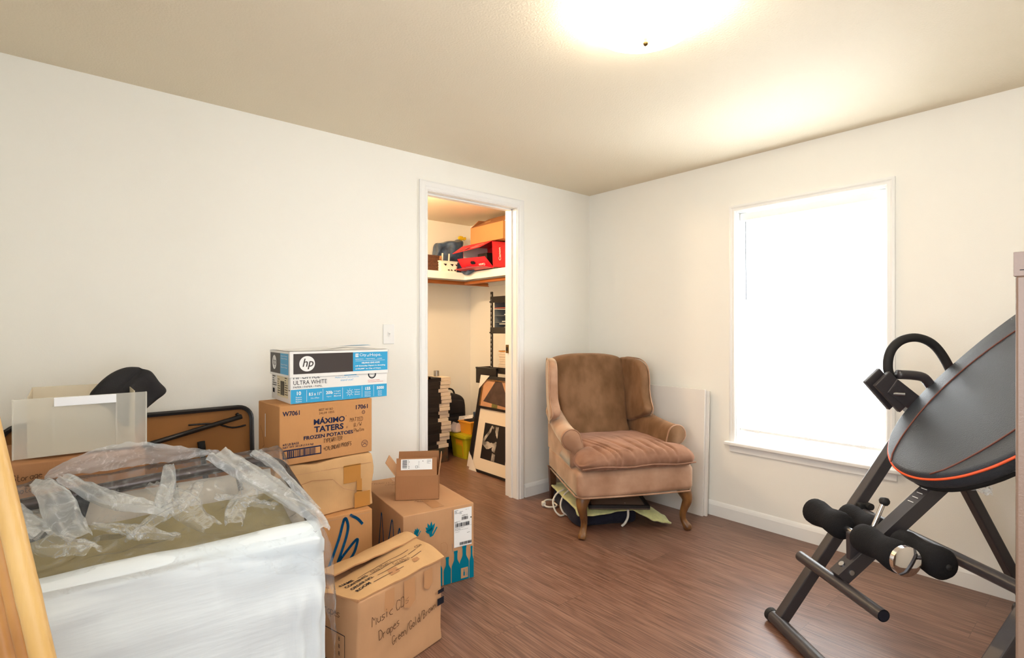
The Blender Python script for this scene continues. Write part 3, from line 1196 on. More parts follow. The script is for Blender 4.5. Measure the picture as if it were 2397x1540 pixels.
def leafhand(F, a, b, s, m):
    for k, (t, L_) in enumerate(((2.75, .62), (2.35, .80), (1.95, .98), (1.55, 1.0), (1.15, .86))):
        c, d = math.cos(t), math.sin(t)
        P = []
        for q, wd in ((0, .10), (.35, .17), (.7, .13), (1, 0), (.7, -.09), (.35, -.13), (0, -.08)):
            P.append((a + s * (c * q * L_ - d * wd), b + s * (d * q * L_ + c * wd)))
        F.poly(P, m)
    F.poly([(a - .30 * s, b + .12 * s), (a + .10 * s, b + .20 * s), (a + .10 * s, b - .35 * s), (a - .10 * s, b - .42 * s)], m, 1.2)
    F.poly([(a + .02 * s, b - .36 * s), (a + .20 * s, b - .30 * s), (a + .62 * s, b + .36 * s), (a + .50 * s, b + .42 * s)], m, 1.4)


leafhand(f, .068, .275, .030, teal)
leafhand(f, .138, .268, .052, teal)
f.line([(.188, .205), (.188, .150), (.222, .150)], .0012, M['card_in'])
f.line([(.188, .205), (.210, .205), (.222, .190), (.222, .165), (.210, .152)], .0012, M['card_d'])
f.line([(.247, .352), (.247, .310)], .0015, M['grey_ink'])
f.line([(.247, .19), (.247, .155), (.256, .155)], .0015, M['grey_ink'])
l = F['left']
for st in ([(.08, .35), (.03, .30), (.02, .20), (.05, .10), (.10, .04)], [(.03, .18), (.10, .10), (.14, .03)], [(.30, .08), (.33, .22), (.35, .30), (.37, .22), (.40, .10), (.46, .22), (.50, .31), (.52, .22), (.50, .10), (.56, .22), (.60, .30), (.62, .2)]):
    l.line([(p.x, p.y) for p in curve_pts([(x, y, 0) for x, y in st], 5)], .009, M['blue_ink'])
t = F['top']
t.line([(.02, .315), (.19, .32)], .0015, M['card_d'])
t.line([(.19, .14), (.345, .50)], .0012, M['card_d'])
t.rect(.16, .03, .22, .62, M['cleartape'], 1)
t.hand('FRAGILE', .03, .56, .022, M['marker'], w=.0014, rot=-.3, k=2)
t.hand('CPWC', .09, .50, .02, M['marker'], w=.0014, rot=-.3, k=2)
t.hand('MAPS', .12, .16, .02, M['marker'], w=.0014, rot=-.6, k=2)
wine = thing('cardboard_box', 'large cardboard box printed with teal wine bottles beside the doorway', 'box', (-2.082, -.715, 0), R(-7.5))
m.build('box_body', wine, smooth='auto')
m = MB()
f = Face(m, (0, 0, 0), (1, 0, 0), (0, 0, 1), .0022)
f.rect(.256, .168, .352, .352, M['white'])
f.scribble(.259, .330, .285, .348, 4, M['ink'])
f.scribble(.285, .326, .310, .340, 3, M['ink'])
f.text('P 1 - 1', .318, .341, .004, M['ink'], k=2)
f.text('ID 837 6 - 02', .298, .315, .005, M['ink'], w=.030, k=2, bold=.02)
f.barcode(.296, .296, .330, .311, M['ink'], 2, 2)
f.rect(.344, .298, .350, .304, M['ink'], 2)
f.scribble(.259, .286, .300, .294, 2, M['ink'])
f.barcode(.262, .266, .338, .284, M['ink'], 2, 9)
f.rect(.258, .264, .350, .2646, M['ink'], 2)
f.scribble(.259, .248, .330, .262, 4, M['grey_ink'])
f.scribble(.325, .228, .346, .233, 1, M['ink'])
f.text('ground return', .262, .240, .004, M['ink'], w=.022, k=2)
f.barcode(.285, .176, .350, .190, M['ink'], 2, 11)
f.rect(.257, .170, .351, .1705, M['ink'], 2)
m.build('shipping_label', wine, label='white shipping label')

# small open carton on it
sb = thing('cardboard_box', 'small open brown box with a label, on the wine bottle box', 'box', (-2.005, -.492, .368), R(-33.5))
W, D, Hh, T_ = .216, .165, .122, .004
m = MB()
bm_ = M['card_d']
m.box((0, 0, 0), (W, D, .004), bm_)
m.box((0, 0, 0), (W, T_, Hh), bm_)
m.box((0, D - T_, 0), (W, D, Hh), bm_)
m.box((0, 0, 0), (T_, D, Hh), bm_)
m.box((W - T_, 0, 0), (W, D, Hh), bm_)
f = Face(m, (W, 0, 0), (0, 1, 0), (0, 0, 1))
f.rect(.075, .05, .09, .08, M['card_in'])
m.build('box_body', sb, bevel=.0012)
fl = MB()
fl.slab((0.006, 0, Hh), (W - .010, 0, Hh), (W - .012, .022, Hh + .083), (.005, .022, Hh + .083), T_, M['card_d'])
fl.build('flap', sb)
fl = MB()
fl.slab((W, D, Hh), (0, D, Hh), (0.004, D + .012, Hh + .082), (W - .004, D + .012, Hh + .082), T_, M['card_d'])
fl.build('flap', sb)
fl = MB()
fl.slab((0, D, Hh), (0, 0, Hh), (-.048, .004, Hh + .066), (-.048, D - .004, Hh + .066), T_, M['card'])
fl.build('flap', sb)
fl = MB()
fl.slab((W, 0, Hh), (W, D, Hh), (W + .012, D, Hh + .08), (W + .012, .010, Hh + .08), T_, M['card'])
fl.build('flap', sb)
lb = MB()
vv = Vector((0, .022, .083)).normalized()
f = Face(lb, (0.006, 0, Hh), (1, 0, 0), vv, .0015)
f.rect(.022, .028, .176, .080, M['white'])
for i in range(9):
    f.rect(.029, .037 + i * .0046, .052, .0385 + i * .0046 + (.0015 if i % 2 else 0), M['ink'], 2)
f.scribble(.058, .034, .064, .078, 6, M['ink'], 2, 3)
f.line([(.094, .037), (.104, .037), (.104, .047), (.094, .047), (.094, .037)], .0012, M['ink'], 2)
f.scribble(.108, .036, .113, .074, 9, M['grey_ink'], 2, 4)
f.rect(.128, .068, .132, .071, M['ink'], 2)
f.scribble(.150, .056, .170, .076, 5, M['grey_ink'], 2, 5)
lb.build('shipping_label', sb, label='white shipping label')

# ------------------------------------------------------------------ music box in the foreground
mb_ = thing('cardboard_box', 'open worn moving box marked Music CDs on the floor in front', 'box', (-2.515, -1.200, 0), R(13.8))
W, D, Hh = .408, .285, .318
m = MB()


def wob(p):
    q = Vector(p)
    q.x += .006 * nz(p.x * 5, p.y * 6, p.z * 6 + 3)
    q.y += .010 * nz(p.x * 6 + 9, p.y * 5, p.z * 5) * (1 if p.z > .02 else .3)
    return q


m.rbox((0, 0, 0), (W, D, Hh), .010, M['card'], n=3, fn=wob, dens=.03)
f = Face(m, (0, -.0035, 0), (1, 0, 0), (0, 0, 1))
brn = M['marker']
f.hand('Music CDs', .055, .208, .034, brn, w=.0022, rot=.10, wid=.78)
f.hand('Drapes', .085, .150, .032, brn, w=.0022, rot=.12, wid=.70)
f.hand('Green/Gold/Brown', .145, .105, .030, brn, w=.0022, rot=.18, wid=.62)
f.rect(.375, .190, .408, .205, M['ink'])
f.rect(.372, .145, .408, .172, M['ink'])
for x0, x1, y0 in ((.11, .155, .225), (.20, .255, .20), (.30, .345, .23)):
    f.poly([(x0, Hh - .012), (x1, Hh - .012), (x1, y0 + .02), ((x0 + x1) / 2, y0), (x0, y0 + .015)], M['cleartape'])
f = Face(m, (-.004, D, 0), (0, -1, 0), (0, 0, 1), .003)
f.hand('Drapes', .09, .235, .030, brn, w=.0022, rot=.02, wid=.85)
f.line([(.06, .075), (.225, .075), (.225, .185), (.06, .185)], .003, M['ink'])
for i in range(4):
    f.text('8', .19, .085 + i * .025, .014, M['ink'], rot=0)
m.build('box_body', mb_, smooth='auto')


def flap_sheet(m, fn, mt, mt2, nu=18, nv=8, t=.005):
    top = [[Vector(fn(i / nu, j / nv)) for i in range(nu + 1)] for j in range(nv + 1)]
    vs = [p for r_ in top for p in r_] + [p - Vector((0, 0, t)) for r_ in top for p in r_]
    n1 = (nu + 1) * (nv + 1)
    fs = [(j * (nu + 1) + i, j * (nu + 1) + i + 1, (j + 1) * (nu + 1) + i + 1, (j + 1) * (nu + 1) + i) for j in range(nv) for i in range(nu)]
    m.add(vs, fs, mt)
    m.add(vs, [tuple(n1 + a for a in q[::-1]) for q in fs], mt2)
    rim = [i for i in range(nu + 1)] + [(j * (nu + 1) + nu) for j in range(1, nv + 1)] + [nv * (nu + 1) + i for i in range(nu - 1, -1, -1)] + [j * (nu + 1) for j in range(nv - 1, 0, -1)]
    m.add(vs, [(rim[k], n1 + rim[k], n1 + rim[(k + 1) % len(rim)], rim[(k + 1) % len(rim)]) for k in range(len(rim))], mt2)


def front_flap(u, v):
    x = -.035 * v * (1 - u) + u * (W + .004)
    y = -.004 + v * .175
    z = Hh + .006 + v * (.030 * u * u + .006) + .006 * nz(x * 12, y * 12, 2) - .018 * (1 - u) ** 3 * v + .012 * math.sin(PI * v) * (.3 + .7 * u)
    return (x, y, z)


m = MB()
flap_sheet(m, front_flap, M['card_y'], M['card_in'])
# printing laid on the flap, following it
cells = []


def on_flap(a, b):
    """a along the front edge, b up the flap"""
    return Vector(front_flap(a / W, b / .175)) + Vector((0, 0, .0022))


class Bent(Face):
    def __init__(s, mb, fn):
        s.mb = mb
        s.fn = fn

    def p(s, a, b, k=1):
        return s.fn(a, b) + Vector((0, 0, .0008 * (k - 1)))


f = Bent(m, on_flap)
ink = M['ink']
for s_, b_, w_ in (('NAME', .118, .052), ('CONTENTS', .094, .088), ('ORDER NO.', .068, .090), ('ROOM', .044, .056)):
    f.text(s_, .040, b_, .014, ink, w=w_, bold=.03)
for a0, a1, b_ in ((.105, .330, .118), (.135, .300, .094), (.310, .345, .094), (.145, .290, .068), (.105, .24, .044), (.30, .35, .068)):
    n_ = 12
    P = [(a0 + (a1 - a0) * i / n_, b_) for i in range(n_ + 1)]
    f.line(P, .0022, ink)
f.hand('CDs Music', .150, .098, .015, brn, rot=0, wid=.9)
f.hand('Gold/Brn', .225, .072, .015, brn, rot=0, wid=.8)
f.hand('CDs', .352, .096, .014, brn, rot=0, wid=.9)
for q in ((.17, .030, .045), (.285, .035, .03)):
    a, b_, s_ = q
    f.poly([(a, b_), (a + s_, b_ + .004), (a + s_ * 1.1, b_ + s_ * .7), (a + s_ * .3, b_ + s_ * .8)], M['card_in'])
m.build('flap', mb_, smooth='auto', label='front flap with printed name, contents and room lines')


def back_flap(u, v):
    x = u * (W - .01) + .02 * v
    y = D + .004 - v * .135
    z = Hh + .006 + v * .028 + .055 * math.sin(PI * v * .9) * (.35 + .65 * u) * .6 + .006 * nz(x * 14, y * 14, 7)
    return (x, y, z)


m = MB()
flap_sheet(m, back_flap, M['card_y'], M['card_in'])
m.build('flap', mb_, smooth='auto')
m = MB()
flap_sheet(m, lambda u, v: (-.004 + v * .13, u * D, Hh + .001 - .03 * v * (1 - v)), M['card_in'], M['card_in'], 6, 4)
m.build('flap', mb_)

# ------------------------------------------------------------------ wing chair
CH = thing('wing_chair', 'brown velvet wing armchair with carved wooden legs in the corner', 'armchair', (-.684, -.9745, 0), R(-27.5))
vel, vel_lit = M['velvet'], M['velvet_lit']


def fr(p):
    q = Vector(p)
    # front rail bows a little
    if p.y < .12:
        q.y -= .012 * math.cos(p.x / .37 * PI / 2)
    q.z += .004 * math.sin(p.x * 6)
    k = max(0, p.y) / .74
    q.x += .048 * k if p.x < 0 else -.020 * k
    return q


m = MB()
m.rbox((-.375, -.012, .245), (.365, .74, .405), .035, vel_lit, n=5, fn=fr)
m.build('seat_rail', CH, smooth=True)
m = MB()
loop = []
for i in range(9):
    x = -.345 + .68 * i / 8
    loop.append((x, -.010 - .012 * math.cos(x / .37 * PI / 2), .250))
loop = [(-.328, .74, .250), (-.357, .3, .250), (-.374, .03, .250)] + loop + [(.364, .03, .250), (.360, .3, .250), (.346, .74, .250)]
m.tube(loop, .005, vel_lit, 8)
m.build('welt', CH, smooth=True)

for sd in (-1, 1):
    m = MB()
    cx = -.345 if sd < 0 else .300
    rings = []
    K = 14
    for k in range(K + 1):
        t = k / K
        y = .125 + t * .56
        zc = .562 + .085 * t * t
        r = .060 - .006 * t
        flare = -.012 * (1 - t)
        prof = []
        prof.append((.055, .40))
        prof.append((.052, .47))
        prof.append((.048, .52))
        for i in range(13):
            th = math.radians(10 + 235 * i / 12)
            prof.append((-.012 + flare + r * math.cos(th), zc + r * math.sin(th)))
        prof.append((-.020, zc - .070))
        prof.append((-.026, .47))
        prof.append((-.028, .40))
        dx = .050 * t if sd < 0 else -.020 * t
        rings.append([(cx + dx + (x if sd < 0 else -x), y, z) for x, z in prof])
    # soft front face
    c0 = Vector((cx + (.0 if sd < 0 else 0), .125, .50))
    front = [[Vector(p) * 1.0 for p in rings[0]]]
    sh = []
    for p in rings[0]:
        v_ = Vector(p)
        sh.append(Vector((c0.x + (v_.x - c0.x) * .86, v_.y - .014, c0.z + (v_.z - c0.z) * .93)))
    allr = [sh] + rings
    m.loft([[Vector(p) for p in r_] for r_ in allr], vel if sd > 0 else vel_lit)
    m.build('arm', CH, smooth=True)
    m = MB()
    pts = [(p[0], .121, p[2]) for p in rings[0]]
    m.tube(pts, .0045, vel_lit, 8)
    m.build('welt', CH, smooth=True)
    # outer side panel under the arm
    m = MB()
    x0 = -.375 if sd < 0 else .342
    m.rbox((x0, .135, .38), (x0 + .024, .76, .60), .010, vel_lit, n=3, fn=lambda p, s_=sd: (p.x + (.050 if s_ < 0 else -.020) * p.y / .74, p.y, p.z))
    m.build('side_panel', CH, smooth=True)
    # wing
    m = MB()
    outl = [(.34, .655), (.30, .70), (.335, .76), (.36, .83), (.365, .91), (.39, .985), (.46, 1.025), (.56, 1.035), (.68, 1.03), (.74, .98), (.725, .85), (.70, .70), (.66, .60), (.50, .60)]

    def wfn(u, v, t, sd=sd):
        s0 = (.68 - u)                 # distance forward of the back
        x = .262 + (.078 if sd < 0 else .034) * min(1, s0 / .32) + t + .012 * math.sin((v - .6) * 5)
        return (sd * x - .032, u + .075, v - .02)
    m.plate(outl, .032, .09, vel if sd > 0 else vel_lit, wfn)
    m.build('wing', CH, smooth=True)
    m = MB()
    q = smooth_loop(outl, 90)
    pts = [wfn(u, v, .028) for u, v in q]
    m.tube(pts, .004, vel_lit, 6, closed=True)
    m.build('welt', CH, smooth=True)
# back
m = MB()
outl = [(-.285, .40), (-.29, .60), (-.305, .80), (-.315, .96), (-.30, 1.03), (-.18, 1.060), (0, 1.068), (.18, 1.060), (.30, 1.03), (.315, .96), (.305, .80), (.29, .60), (.285, .40), (0, .40)]


def bfn(u, v, t):
    y = .60 + (v - .42) * .27 + .018 * math.sin((v - .4) * 4.2)
    bulge = .020 * math.cos(u / .32 * PI / 2) if t < 0 else 0
    return (u * .86 - .030, y + t * 1.2 - bulge, .40 + (v - .40) * .965)


m.plate(outl, .060, .10, vel, bfn, rings=9)
m.build('backrest', CH, smooth=True)
m = MB()
m.rbox((-.310, .700, .26), (.255, .770, .97), .03, vel_lit, n=3, fn=lambda p: (p.x, p.y + (p.z - .4) * .12, p.z))
m.build('back_panel', CH, smooth=True)


# cushion: T shape with gathered front
def cfn(p):
    q = Vector(p)
    f = max(0, min(1, (.10 - p.y) / .12))
    w = 1 + .0 * f
    nar = 1 - .225 * max(0, min(1, (p.y - .07) / .06))
    q.x *= nar
    top = max(0, min(1, (p.z - .44) / .05))
    c = 1 - min(1, abs(p.x) / .37) ** 4
    q.z += top * (.020 * c * math.sin(PI * max(0, min(1, (p.y + .05) / .60))))
    # folds running back from the front edge
    fold = 0
    for xc, wd, ln, am in ((-.22, .016, .16, .016), (-.17, .012, .24, .018), (-.135, .012, .20, .018), (-.05, .020, .26, .012), (.03, .022, .26, .012), (.10, .02, .22, .012), (.17, .020, .18, .012), (.225, .016, .14, .014)):
        dx = (q.x - xc - (p.y) * (-.28 if xc < 0 else -.12)) / (wd * .55)
        fold -= am * .85 * math.exp(-dx * dx) * math.exp(-((p.y - .03) / ln) ** 2)
    q.z += top * fold
    if p.y < .0:
        q.y += fold * .35
    q.z += .004 * nz(p.x * 9, p.y * 9, 1) * top
    # sagging ends of the front roll
    q.z -= (.050 if p.x < 0 else .020) * f * (abs(p.x) / .37) ** 3 * top
    return q


m = MB()
m.rbox((-.375, -.048, .402), (.365, .62, .512), min(.052, .052), M['velvet_seat'], n=8, fn=cfn, dens=.006)
m.build('seat_cushion', CH, smooth=True)
m = MB()
pts = []
for i in range(41):
    x = -.36 + .71 * i / 40
    pts.append(cfn(Vector((x, -.046, .428))) + Vector((0, -.004, .004 * math.sin(x * 20))))
m.tube(pts, .0045, M['velvet_seat'], 8)
m.build('cushion_piping', CH, smooth=True)
# legs
for sd in (-1, 1):
    m = MB()
    c = Vector((.312 * sd - .004 + (.020 if sd > 0 else 0), .055, 0))
    path = [(0, 0, .262), (.004, -.004, .235), (.014, -.014, .205), (.016, -.018, .175), (.006, -.010, .135), (-.002, -.002, .095), (0, -.002, .060), (.008, -.010, .036), (.018, -.022, .016), (.022, -.028, .002)]
    rad = [.044, .043, .036, .029, .0235, .020, .0185, .021, .0255, .019]
    P = [c + Vector((a * sd, b_, z)) for a, b_, z in path]
    rr_ = rad
    PP = curve_pts(P, 4)
    RR = []
    for i in range(len(P) - 1):
        for k in range(4):
            RR.append(rr_[i] + (rr_[i + 1] - rr_[i]) * k / 4)
    RR.append(rr_[-1])
    m.tube(PP, RR, M['legwood'], 16)
    m.build('leg', CH, smooth=True)
for sd in (-1, 1):
    m = MB()
    m.loft([[Vector((sd * x0 + a, y0 + b_, z0)) for a, b_ in ((-s_, -s_), (s_, -s_), (s_, s_), (-s_, s_))] for x0, y0, z0, s_ in ((.315, .68, .26, .024), (.30, .72, .12, .021), (.275, .79, 0, .020))], M['darkwood'])
    m.build('leg', CH, bevel=.003)

# things under the chair (placed in the chair's own directions)
ca, sa = math.cos(R(-27.5)), math.sin(R(-27.5))


def chair_loc(x, y, z=0):
    return (-.684 + x * ca - y * sa, -.9745 + x * sa + y * ca, z)


def lump(name, loc, rz, sx, sy, sz, mt, amp=.02, fr_=6, seed=0, r=.03, dens=.02, label=None, cat=None, fn2=None):
    m = MB()

    def f_(p):
        q = Vector(p)
        k = min(1, p.z / .03)
        d = Vector((nz(p.x * fr_ + seed, p.y * fr_, p.z * fr_), nz(p.x * fr_, p.y * fr_ + seed, p.z * fr_ + 5), nz(p.x * fr_ + 7, p.y * fr_, p.z * fr_ + seed))) * amp
        d.z *= k
        q += d
        if fn2:
            q = Vector(fn2(q))
        q.z = max(q.z, 0)
        return q
    m.rbox((-sx / 2, -sy / 2, 0), (sx / 2, sy / 2, sz), r, mt, n=4, fn=f_, dens=dens)
    o = m.build(name, None, loc, rz, smooth=True)
    return tag(o, label, cat)


lump('folded_blanket', chair_loc(-.105, .47), R(-27.5), .39, .56, .100, M['navyfab'], .03, 7, 3, .04, label='dark navy fleece bundle on the floor beneath the armchair', cat='blanket')
m = MB()


def towf(u, v):
    # covers the bundle, its right end falls to the floor in front
    x = -.315 + u * .585
    k = max(0, min(1, (x - .05) / .10))
    y0, y1 = .150 - .05 * k - .02 * math.sin(u * 9), .75 * (1 - k) + .34 * k
    y = y0 + (y1 - y0) * v
    z = .118 + .006 * nz(x * 14, y * 14, 3)
    if k > 0:
        tail = max(0, min(1, (x - .12) / .15))
        z = z * (1 - k) + k * (.012 + (.120 * (1 - tail * .8) * math.sin(PI * min(1, max(0, .12 + v * .8))) + .010 * nz(x * 26, y * 20, 8)))
    if v < .05 and k < 1:
        z -= .020 * (1 - k)
    return (x - .02, y - .10, max(z, .007))


m.sheet(60, 24, towf, M['towel'])
tw = m.build('towel', None, chair_loc(.02, .10), R(-27.5), smooth=True, solid=.010)
tag(tw, 'pale lime green towel lying over the navy bundle under the armchair', 'towel')
m = MB()
fx = .185
m.box((-fx, -.02, 0), (fx, .34, .010), M['greyboard'])
for a, b_ in (((-fx, -.02), (fx, 0.0)), ((-fx, .32), (fx, .34)), ((-fx, -.02), (-fx + .02, .34)), ((fx - .02, -.02), (fx, .34))):
    m.box((a[0], a[1], 0), (b_[0], b_[1], .024), M['blackframe'])
o = m.build('picture_frame', None, chair_loc(-.065, .12, .130), R(-27.5 - 14), bevel=.0015)
tag(o, 'black picture frame lying flat on the towel beneath the armchair', 'picture frame')
m = MB()
P1 = curve_pts([(.03, -.045, .135), (.036, -.075, .12), (.034, -.085, .07), (.018, -.080, .03), (.0, -.07, .008)], 6)
m.tube(P1, .0075, M['rope'], 8)
o = m.build('cord', None, chair_loc(-.03, .225), R(-27.5), smooth=True)
tag(o, 'white cord hanging over the front of the bundle beneath the armchair', 'cord')
m = MB()
P2 = curve_pts([(.06, .02, .15), (.0, .0, .13), (-.035, -.03, .09), (-.03, -.06, .04), (0, -.07, .010), (.03, -.06, .008)], 6)
m.tube(P2, .006, M['rope'], 8)
P3 = curve_pts([(.09, .0, .15), (.04, -.02, .12), (.01, -.05, .07), (.02, -.075, .03), (.05, -.07, .010)], 6)
m.tube(P3, .006, M['rope'], 8)
o = m.build('cord', None, chair_loc(-.345, .48), R(-27.5), smooth=True)
tag(o, 'looped white cord at the left side of the bundle beneath the armchair', 'cord')
m = MB()
P4 = curve_pts([(.06, .03, .03), (.0, .02, .04), (-.03, .0, .03), (-.02, -.03, .012), (.03, -.045, .010), (.06, -.02, .012), (.045, .02, .02)], 6)
m.tube(P4, .006, M['rope'], 8)
m.rbox((-.045, -.02, .008), (-.018, .010, .040), .008, M['rope'], n=3)
o = m.build('cord', None, chair_loc(-.365, .62), R(-27.5), smooth=True)
tag(o, 'knotted white cord end on the floor left of the armchair', 'cord')

# white panel leaning on the window wall
for (y0, y1, dz, xo, lb_) in ((-.575, -1.045, .822, -.020, 'white panel leaning on the window wall behind the armchair'),
                              (-.60, -1.062, .812, .0, 'second white panel edge showing behind the front panel')):
    m = MB()
    th = .016
    b0 = -.052 + xo
    t0 = -.020 + xo
    vs = [(b0 - th, y0, 0), (b0, y0, 0), (b0, y1, 0), (b0 - th, y1, 0), (t0 - th, y0, dz), (t0, y0, dz), (t0, y1, dz), (t0 - th, y1, dz)]
    m.add([(x, y + .81, z) for x, y, z in vs], [(0, 1, 2, 3), (7, 6, 5, 4), (4, 5, 1, 0), (5, 6, 2, 1), (6, 7, 3, 2), (7, 4, 0, 3)], M['whiteboard'])
    o = m.build('panel', None, (0, -.81, 0), bevel=.001)
    tag(o, lb_, 'panel')

# ------------------------------------------------------------------ inversion table
IT = thing('inversion_table', 'black inversion table with foam ankle rollers by the window', 'inversion table', (-1.013, -1.898, 0), math.atan2(-.605, .796))
# local frame: x along the machine, -y across it towards the camera (k), z up
fb = M['frameblk']
K0, K1 = .03, .765


def I(l_, k, z):
    return (l_, -k, z)


m = MB()
m.tube([I(0, -.015, .026), I(0, K1 + .06, .026)], .026, fb, 20)
for k in (-.015, K1 + .06):
    m.tube([I(0, k - .012, .026), I(0, k + .012, .026)], .0275, M['rubber'], 20)
m.build('base_bar', IT, smooth='auto')
m = MB()
m.tube([I(1.08, -.015, .026), I(1.08, K1 + .06, .026)], .026, fb, 20)
m.build('base_bar', IT, smooth='auto')
apex = (.600, .885)
for k in (K0, K1 - .01):
    m = MB()
    m.beam(I(.012, k, .035), I(apex[0], k, apex[1]), .044, .044, fb, (0, 1, 0))
    m.beam(I(apex[0] - .01, k, apex[1] - .015), I(apex[0] + .03, k, apex[1] + .035), .05, .05, fb, (0, 1, 0))
    m.build('front_leg', IT, bevel=.005)
    m = MB()
    kk = k + (.03 if k < .3 else -.03)
    m.beam(I(apex[0] + .01, kk, apex[1] - .01), I(1.075, kk, .035), .040, .040, fb, (0, 1, 0))
    m.build('rear_leg', IT, bevel=.005)
m = MB()
m.tube([I(.335, K0 - .01, .475), I(.335, K1 + .01, .475)], .020, fb, 20)
m.build('cross_brace', IT, smooth='auto')
for k in (K0 + .03, K1 - .04):
    m = MB()
    m.rbox((.315, -k - .014, .455), (.362, -k + .014, .515), .008, M['rubber'], n=3)
    m.tube([I(.352, k + .010, .505), I(.352, k + .028, .505)], .014, M['rubber'], 14)
    m.build('brace_bracket', IT, smooth='auto')
KC = .345
tl = R(40.8)
ax = Vector((math.cos(tl), 0, math.sin(tl)))
nn = Vector((-math.sin(tl), 0, math.cos(tl)))
B0 = Vector(I(.051, KC, .366))


def J(a, k, off):
    """a up along the boom, k across (towards the camera), off out of the boom"""
    return B0 + ax * a + Vector((0, -k, 0)) + nn * off


m = MB()
m.beam(J(-.02, 0, 0), J(.62, 0, 0), .048, .048, fb, nn)
for i in range(6):
    p, q = J(.35 + i * .022, -.012, .0245), J(.35 + i * .022, .012, .0245)
    m.tube([p, q], .0016, M['white'], 6)
for a in (.02,):
    m.tube([J(a, 0, .020), J(a, 0, .030)], .010, M['steel'], 12)
    m.tube([J(a, .02, 0), J(a, .029, 0)], .009, M['steel'], 12)
m.build('boom', IT, bevel=.004)
m = MB()
p0, p1 = J(-.035, -.215, -.012), J(-.035, .215, -.012)
m.tube([p0, p1], .0195, fb, 22, cap=False)
m.tube([p0, p0 + Vector((0, -.012, 0))], .018, M['rubber'], 22)
m.build('foot_bar', IT, smooth='auto')
m = MB()
m.tube([p1 + Vector((0, .03, 0)), p1 + Vector((0, -.001, 0))], .0165, M['ink'], 22)
m.build('bar_opening', IT, smooth='auto', label='dark open end of the foot bar')


def roller(l_, z, kc, sgn):
    prof = [(0, .010), (.006, .034), (.018, .046), (.04, .049), (.075, .045), (.10, .041), (.125, .044), (.16, .050), (.182, .049), (.196, .038), (.202, .014)]
    P = [Vector(I(l_, kc + sgn * (.0 + t), z)) for t, r_ in prof]
    m = MB()
    m.tube(P, [r_ for t, r_ in prof], M['foam'], 24)
    m.tube([Vector(I(l_, kc + sgn * .200, z)), Vector(I(l_, kc + sgn * .206, z))], .009, M['rubber'], 14)
    m.build('ankle_roller', IT, smooth=True, label='black foam ankle roller')


fa, ra = (.088, .510), (.226, .487)
for (l_, z) in (fa, ra):
    roller(l_, z, KC - .030, -1)
    roller(l_, z, KC + .030, 1)
    m = MB()
    m.tube([I(l_, KC - .23, z), I(l_, KC + .23, z)], .010, M['steel'], 12)
    m.build('axle', IT, smooth=True)
m = MB()
m.tube([I(fa[0], KC + .225, fa[1]), I(fa[0], KC + .240, fa[1]), I(fa[0], KC + .246, fa[1])], [.046, .046, .030], M['chrome'], 28)
m.build('roller_cap', IT, smooth='auto', label='round chrome roller end cap')
m = MB()
m.beam(Vector(I(fa[0], KC, fa[1])), J(.06, 0, .01), .036, .022, fb, (0, 1, 0))
m.build('ankle_bracket', IT, bevel=.003)
m = MB()
m.beam(Vector(I(ra[0], KC, ra[1])), J(.22, 0, .0), .036, .022, fb, (0, 1, 0))
m.build('ankle_bracket', IT, bevel=.003)
m = MB()
h0, h1 = Vector(I(.168, KC - .01, .515)), Vector(I(.208, KC - .01, .605))
m.tube([h0, h1], .008, M['chrome'], 16)
m.build('adjuster_handle', IT, smooth='auto', label='chrome adjuster rod')
m = MB()
m.lathe([(.001, -.015), (.010, -.013), (.016, -.005), (.017, .003), (.013, .011), (.001, .014)], M['rubber'], h1 + Vector((.004, 0, .006)), 16)
m.build('handle_knob', IT, smooth=True)
m = MB()
m.tube([h0 - Vector((.006, 0, .014)), h0 + Vector((.003, 0, .006))], .013, M['rubber'], 14)
m.build('handle_boot', IT, smooth='auto')

# backrest
half = [(.405, .0), (.415, .065), (.445, .125), (.49, .175), (.56, .222), (.67, .262), (.85, .283), (1.03, .280), (1.20, .262), (1.34, .225), (1.42, .15), (1.45, 0)]
outl = half + [(a, -b_) for a, b_ in half[-2:0:-1]]
OFF = .105


def pad(u, v, t):
    crown = .012 * (1 - (v / .29) ** 2) if t > 0 else 0
    return J(u, v, OFF - .030 + t + crown)


m = MB()
m.plate(outl, .030, .030, M['vinyl'], pad, rings=8, N=96)
m.build('backrest', IT, smooth=True)
q = smooth_loop(outl, 140)
m = MB()
m.tube([J(u, v, OFF - .010) + (J(u, v, 0) - J(.9, 0, 0)).normalized() * .000 for u, v in q], .0045, M['orange'], 8, closed=True)
m.build('orange_piping', IT, smooth=True)
for sd in (-1, 1):
    m = MB()
    pts = []
    for i in range(30):
        t = i / 29
        a = .425 + t * 1.0
        vv_ = sd * (.085 + .115 * math.sin(PI * min(1, t * 1.12)) ** .7 if t < .95 else .10)
        pts.append(J(a, vv_, OFF + .0015 + .012 * (1 - (vv_ / .29) ** 2)))
    m.tube(pts, .0028, M['stitch'], 6)
    m.build('stitched_seam', IT, smooth=True)
m = MB()
m.plate([(u, v * .93) for u, v in outl], .016, .03, M['rubber'], lambda u, v, t: J(u * .98 + .02, v, OFF - .072 + t), rings=4, N=60)
m.build('backrest_base', IT, smooth=True)
m = MB()
for v in (-.12, .12):
    m.beam(J(.58, v, .005), J(1.36, v, .005), .03, .03, fb, nn)
m.beam(J(.62, -.31, .0), J(.62, .31, .0), .05, .03, fb, nn)
m.build('bed_frame', IT, bevel=.003)

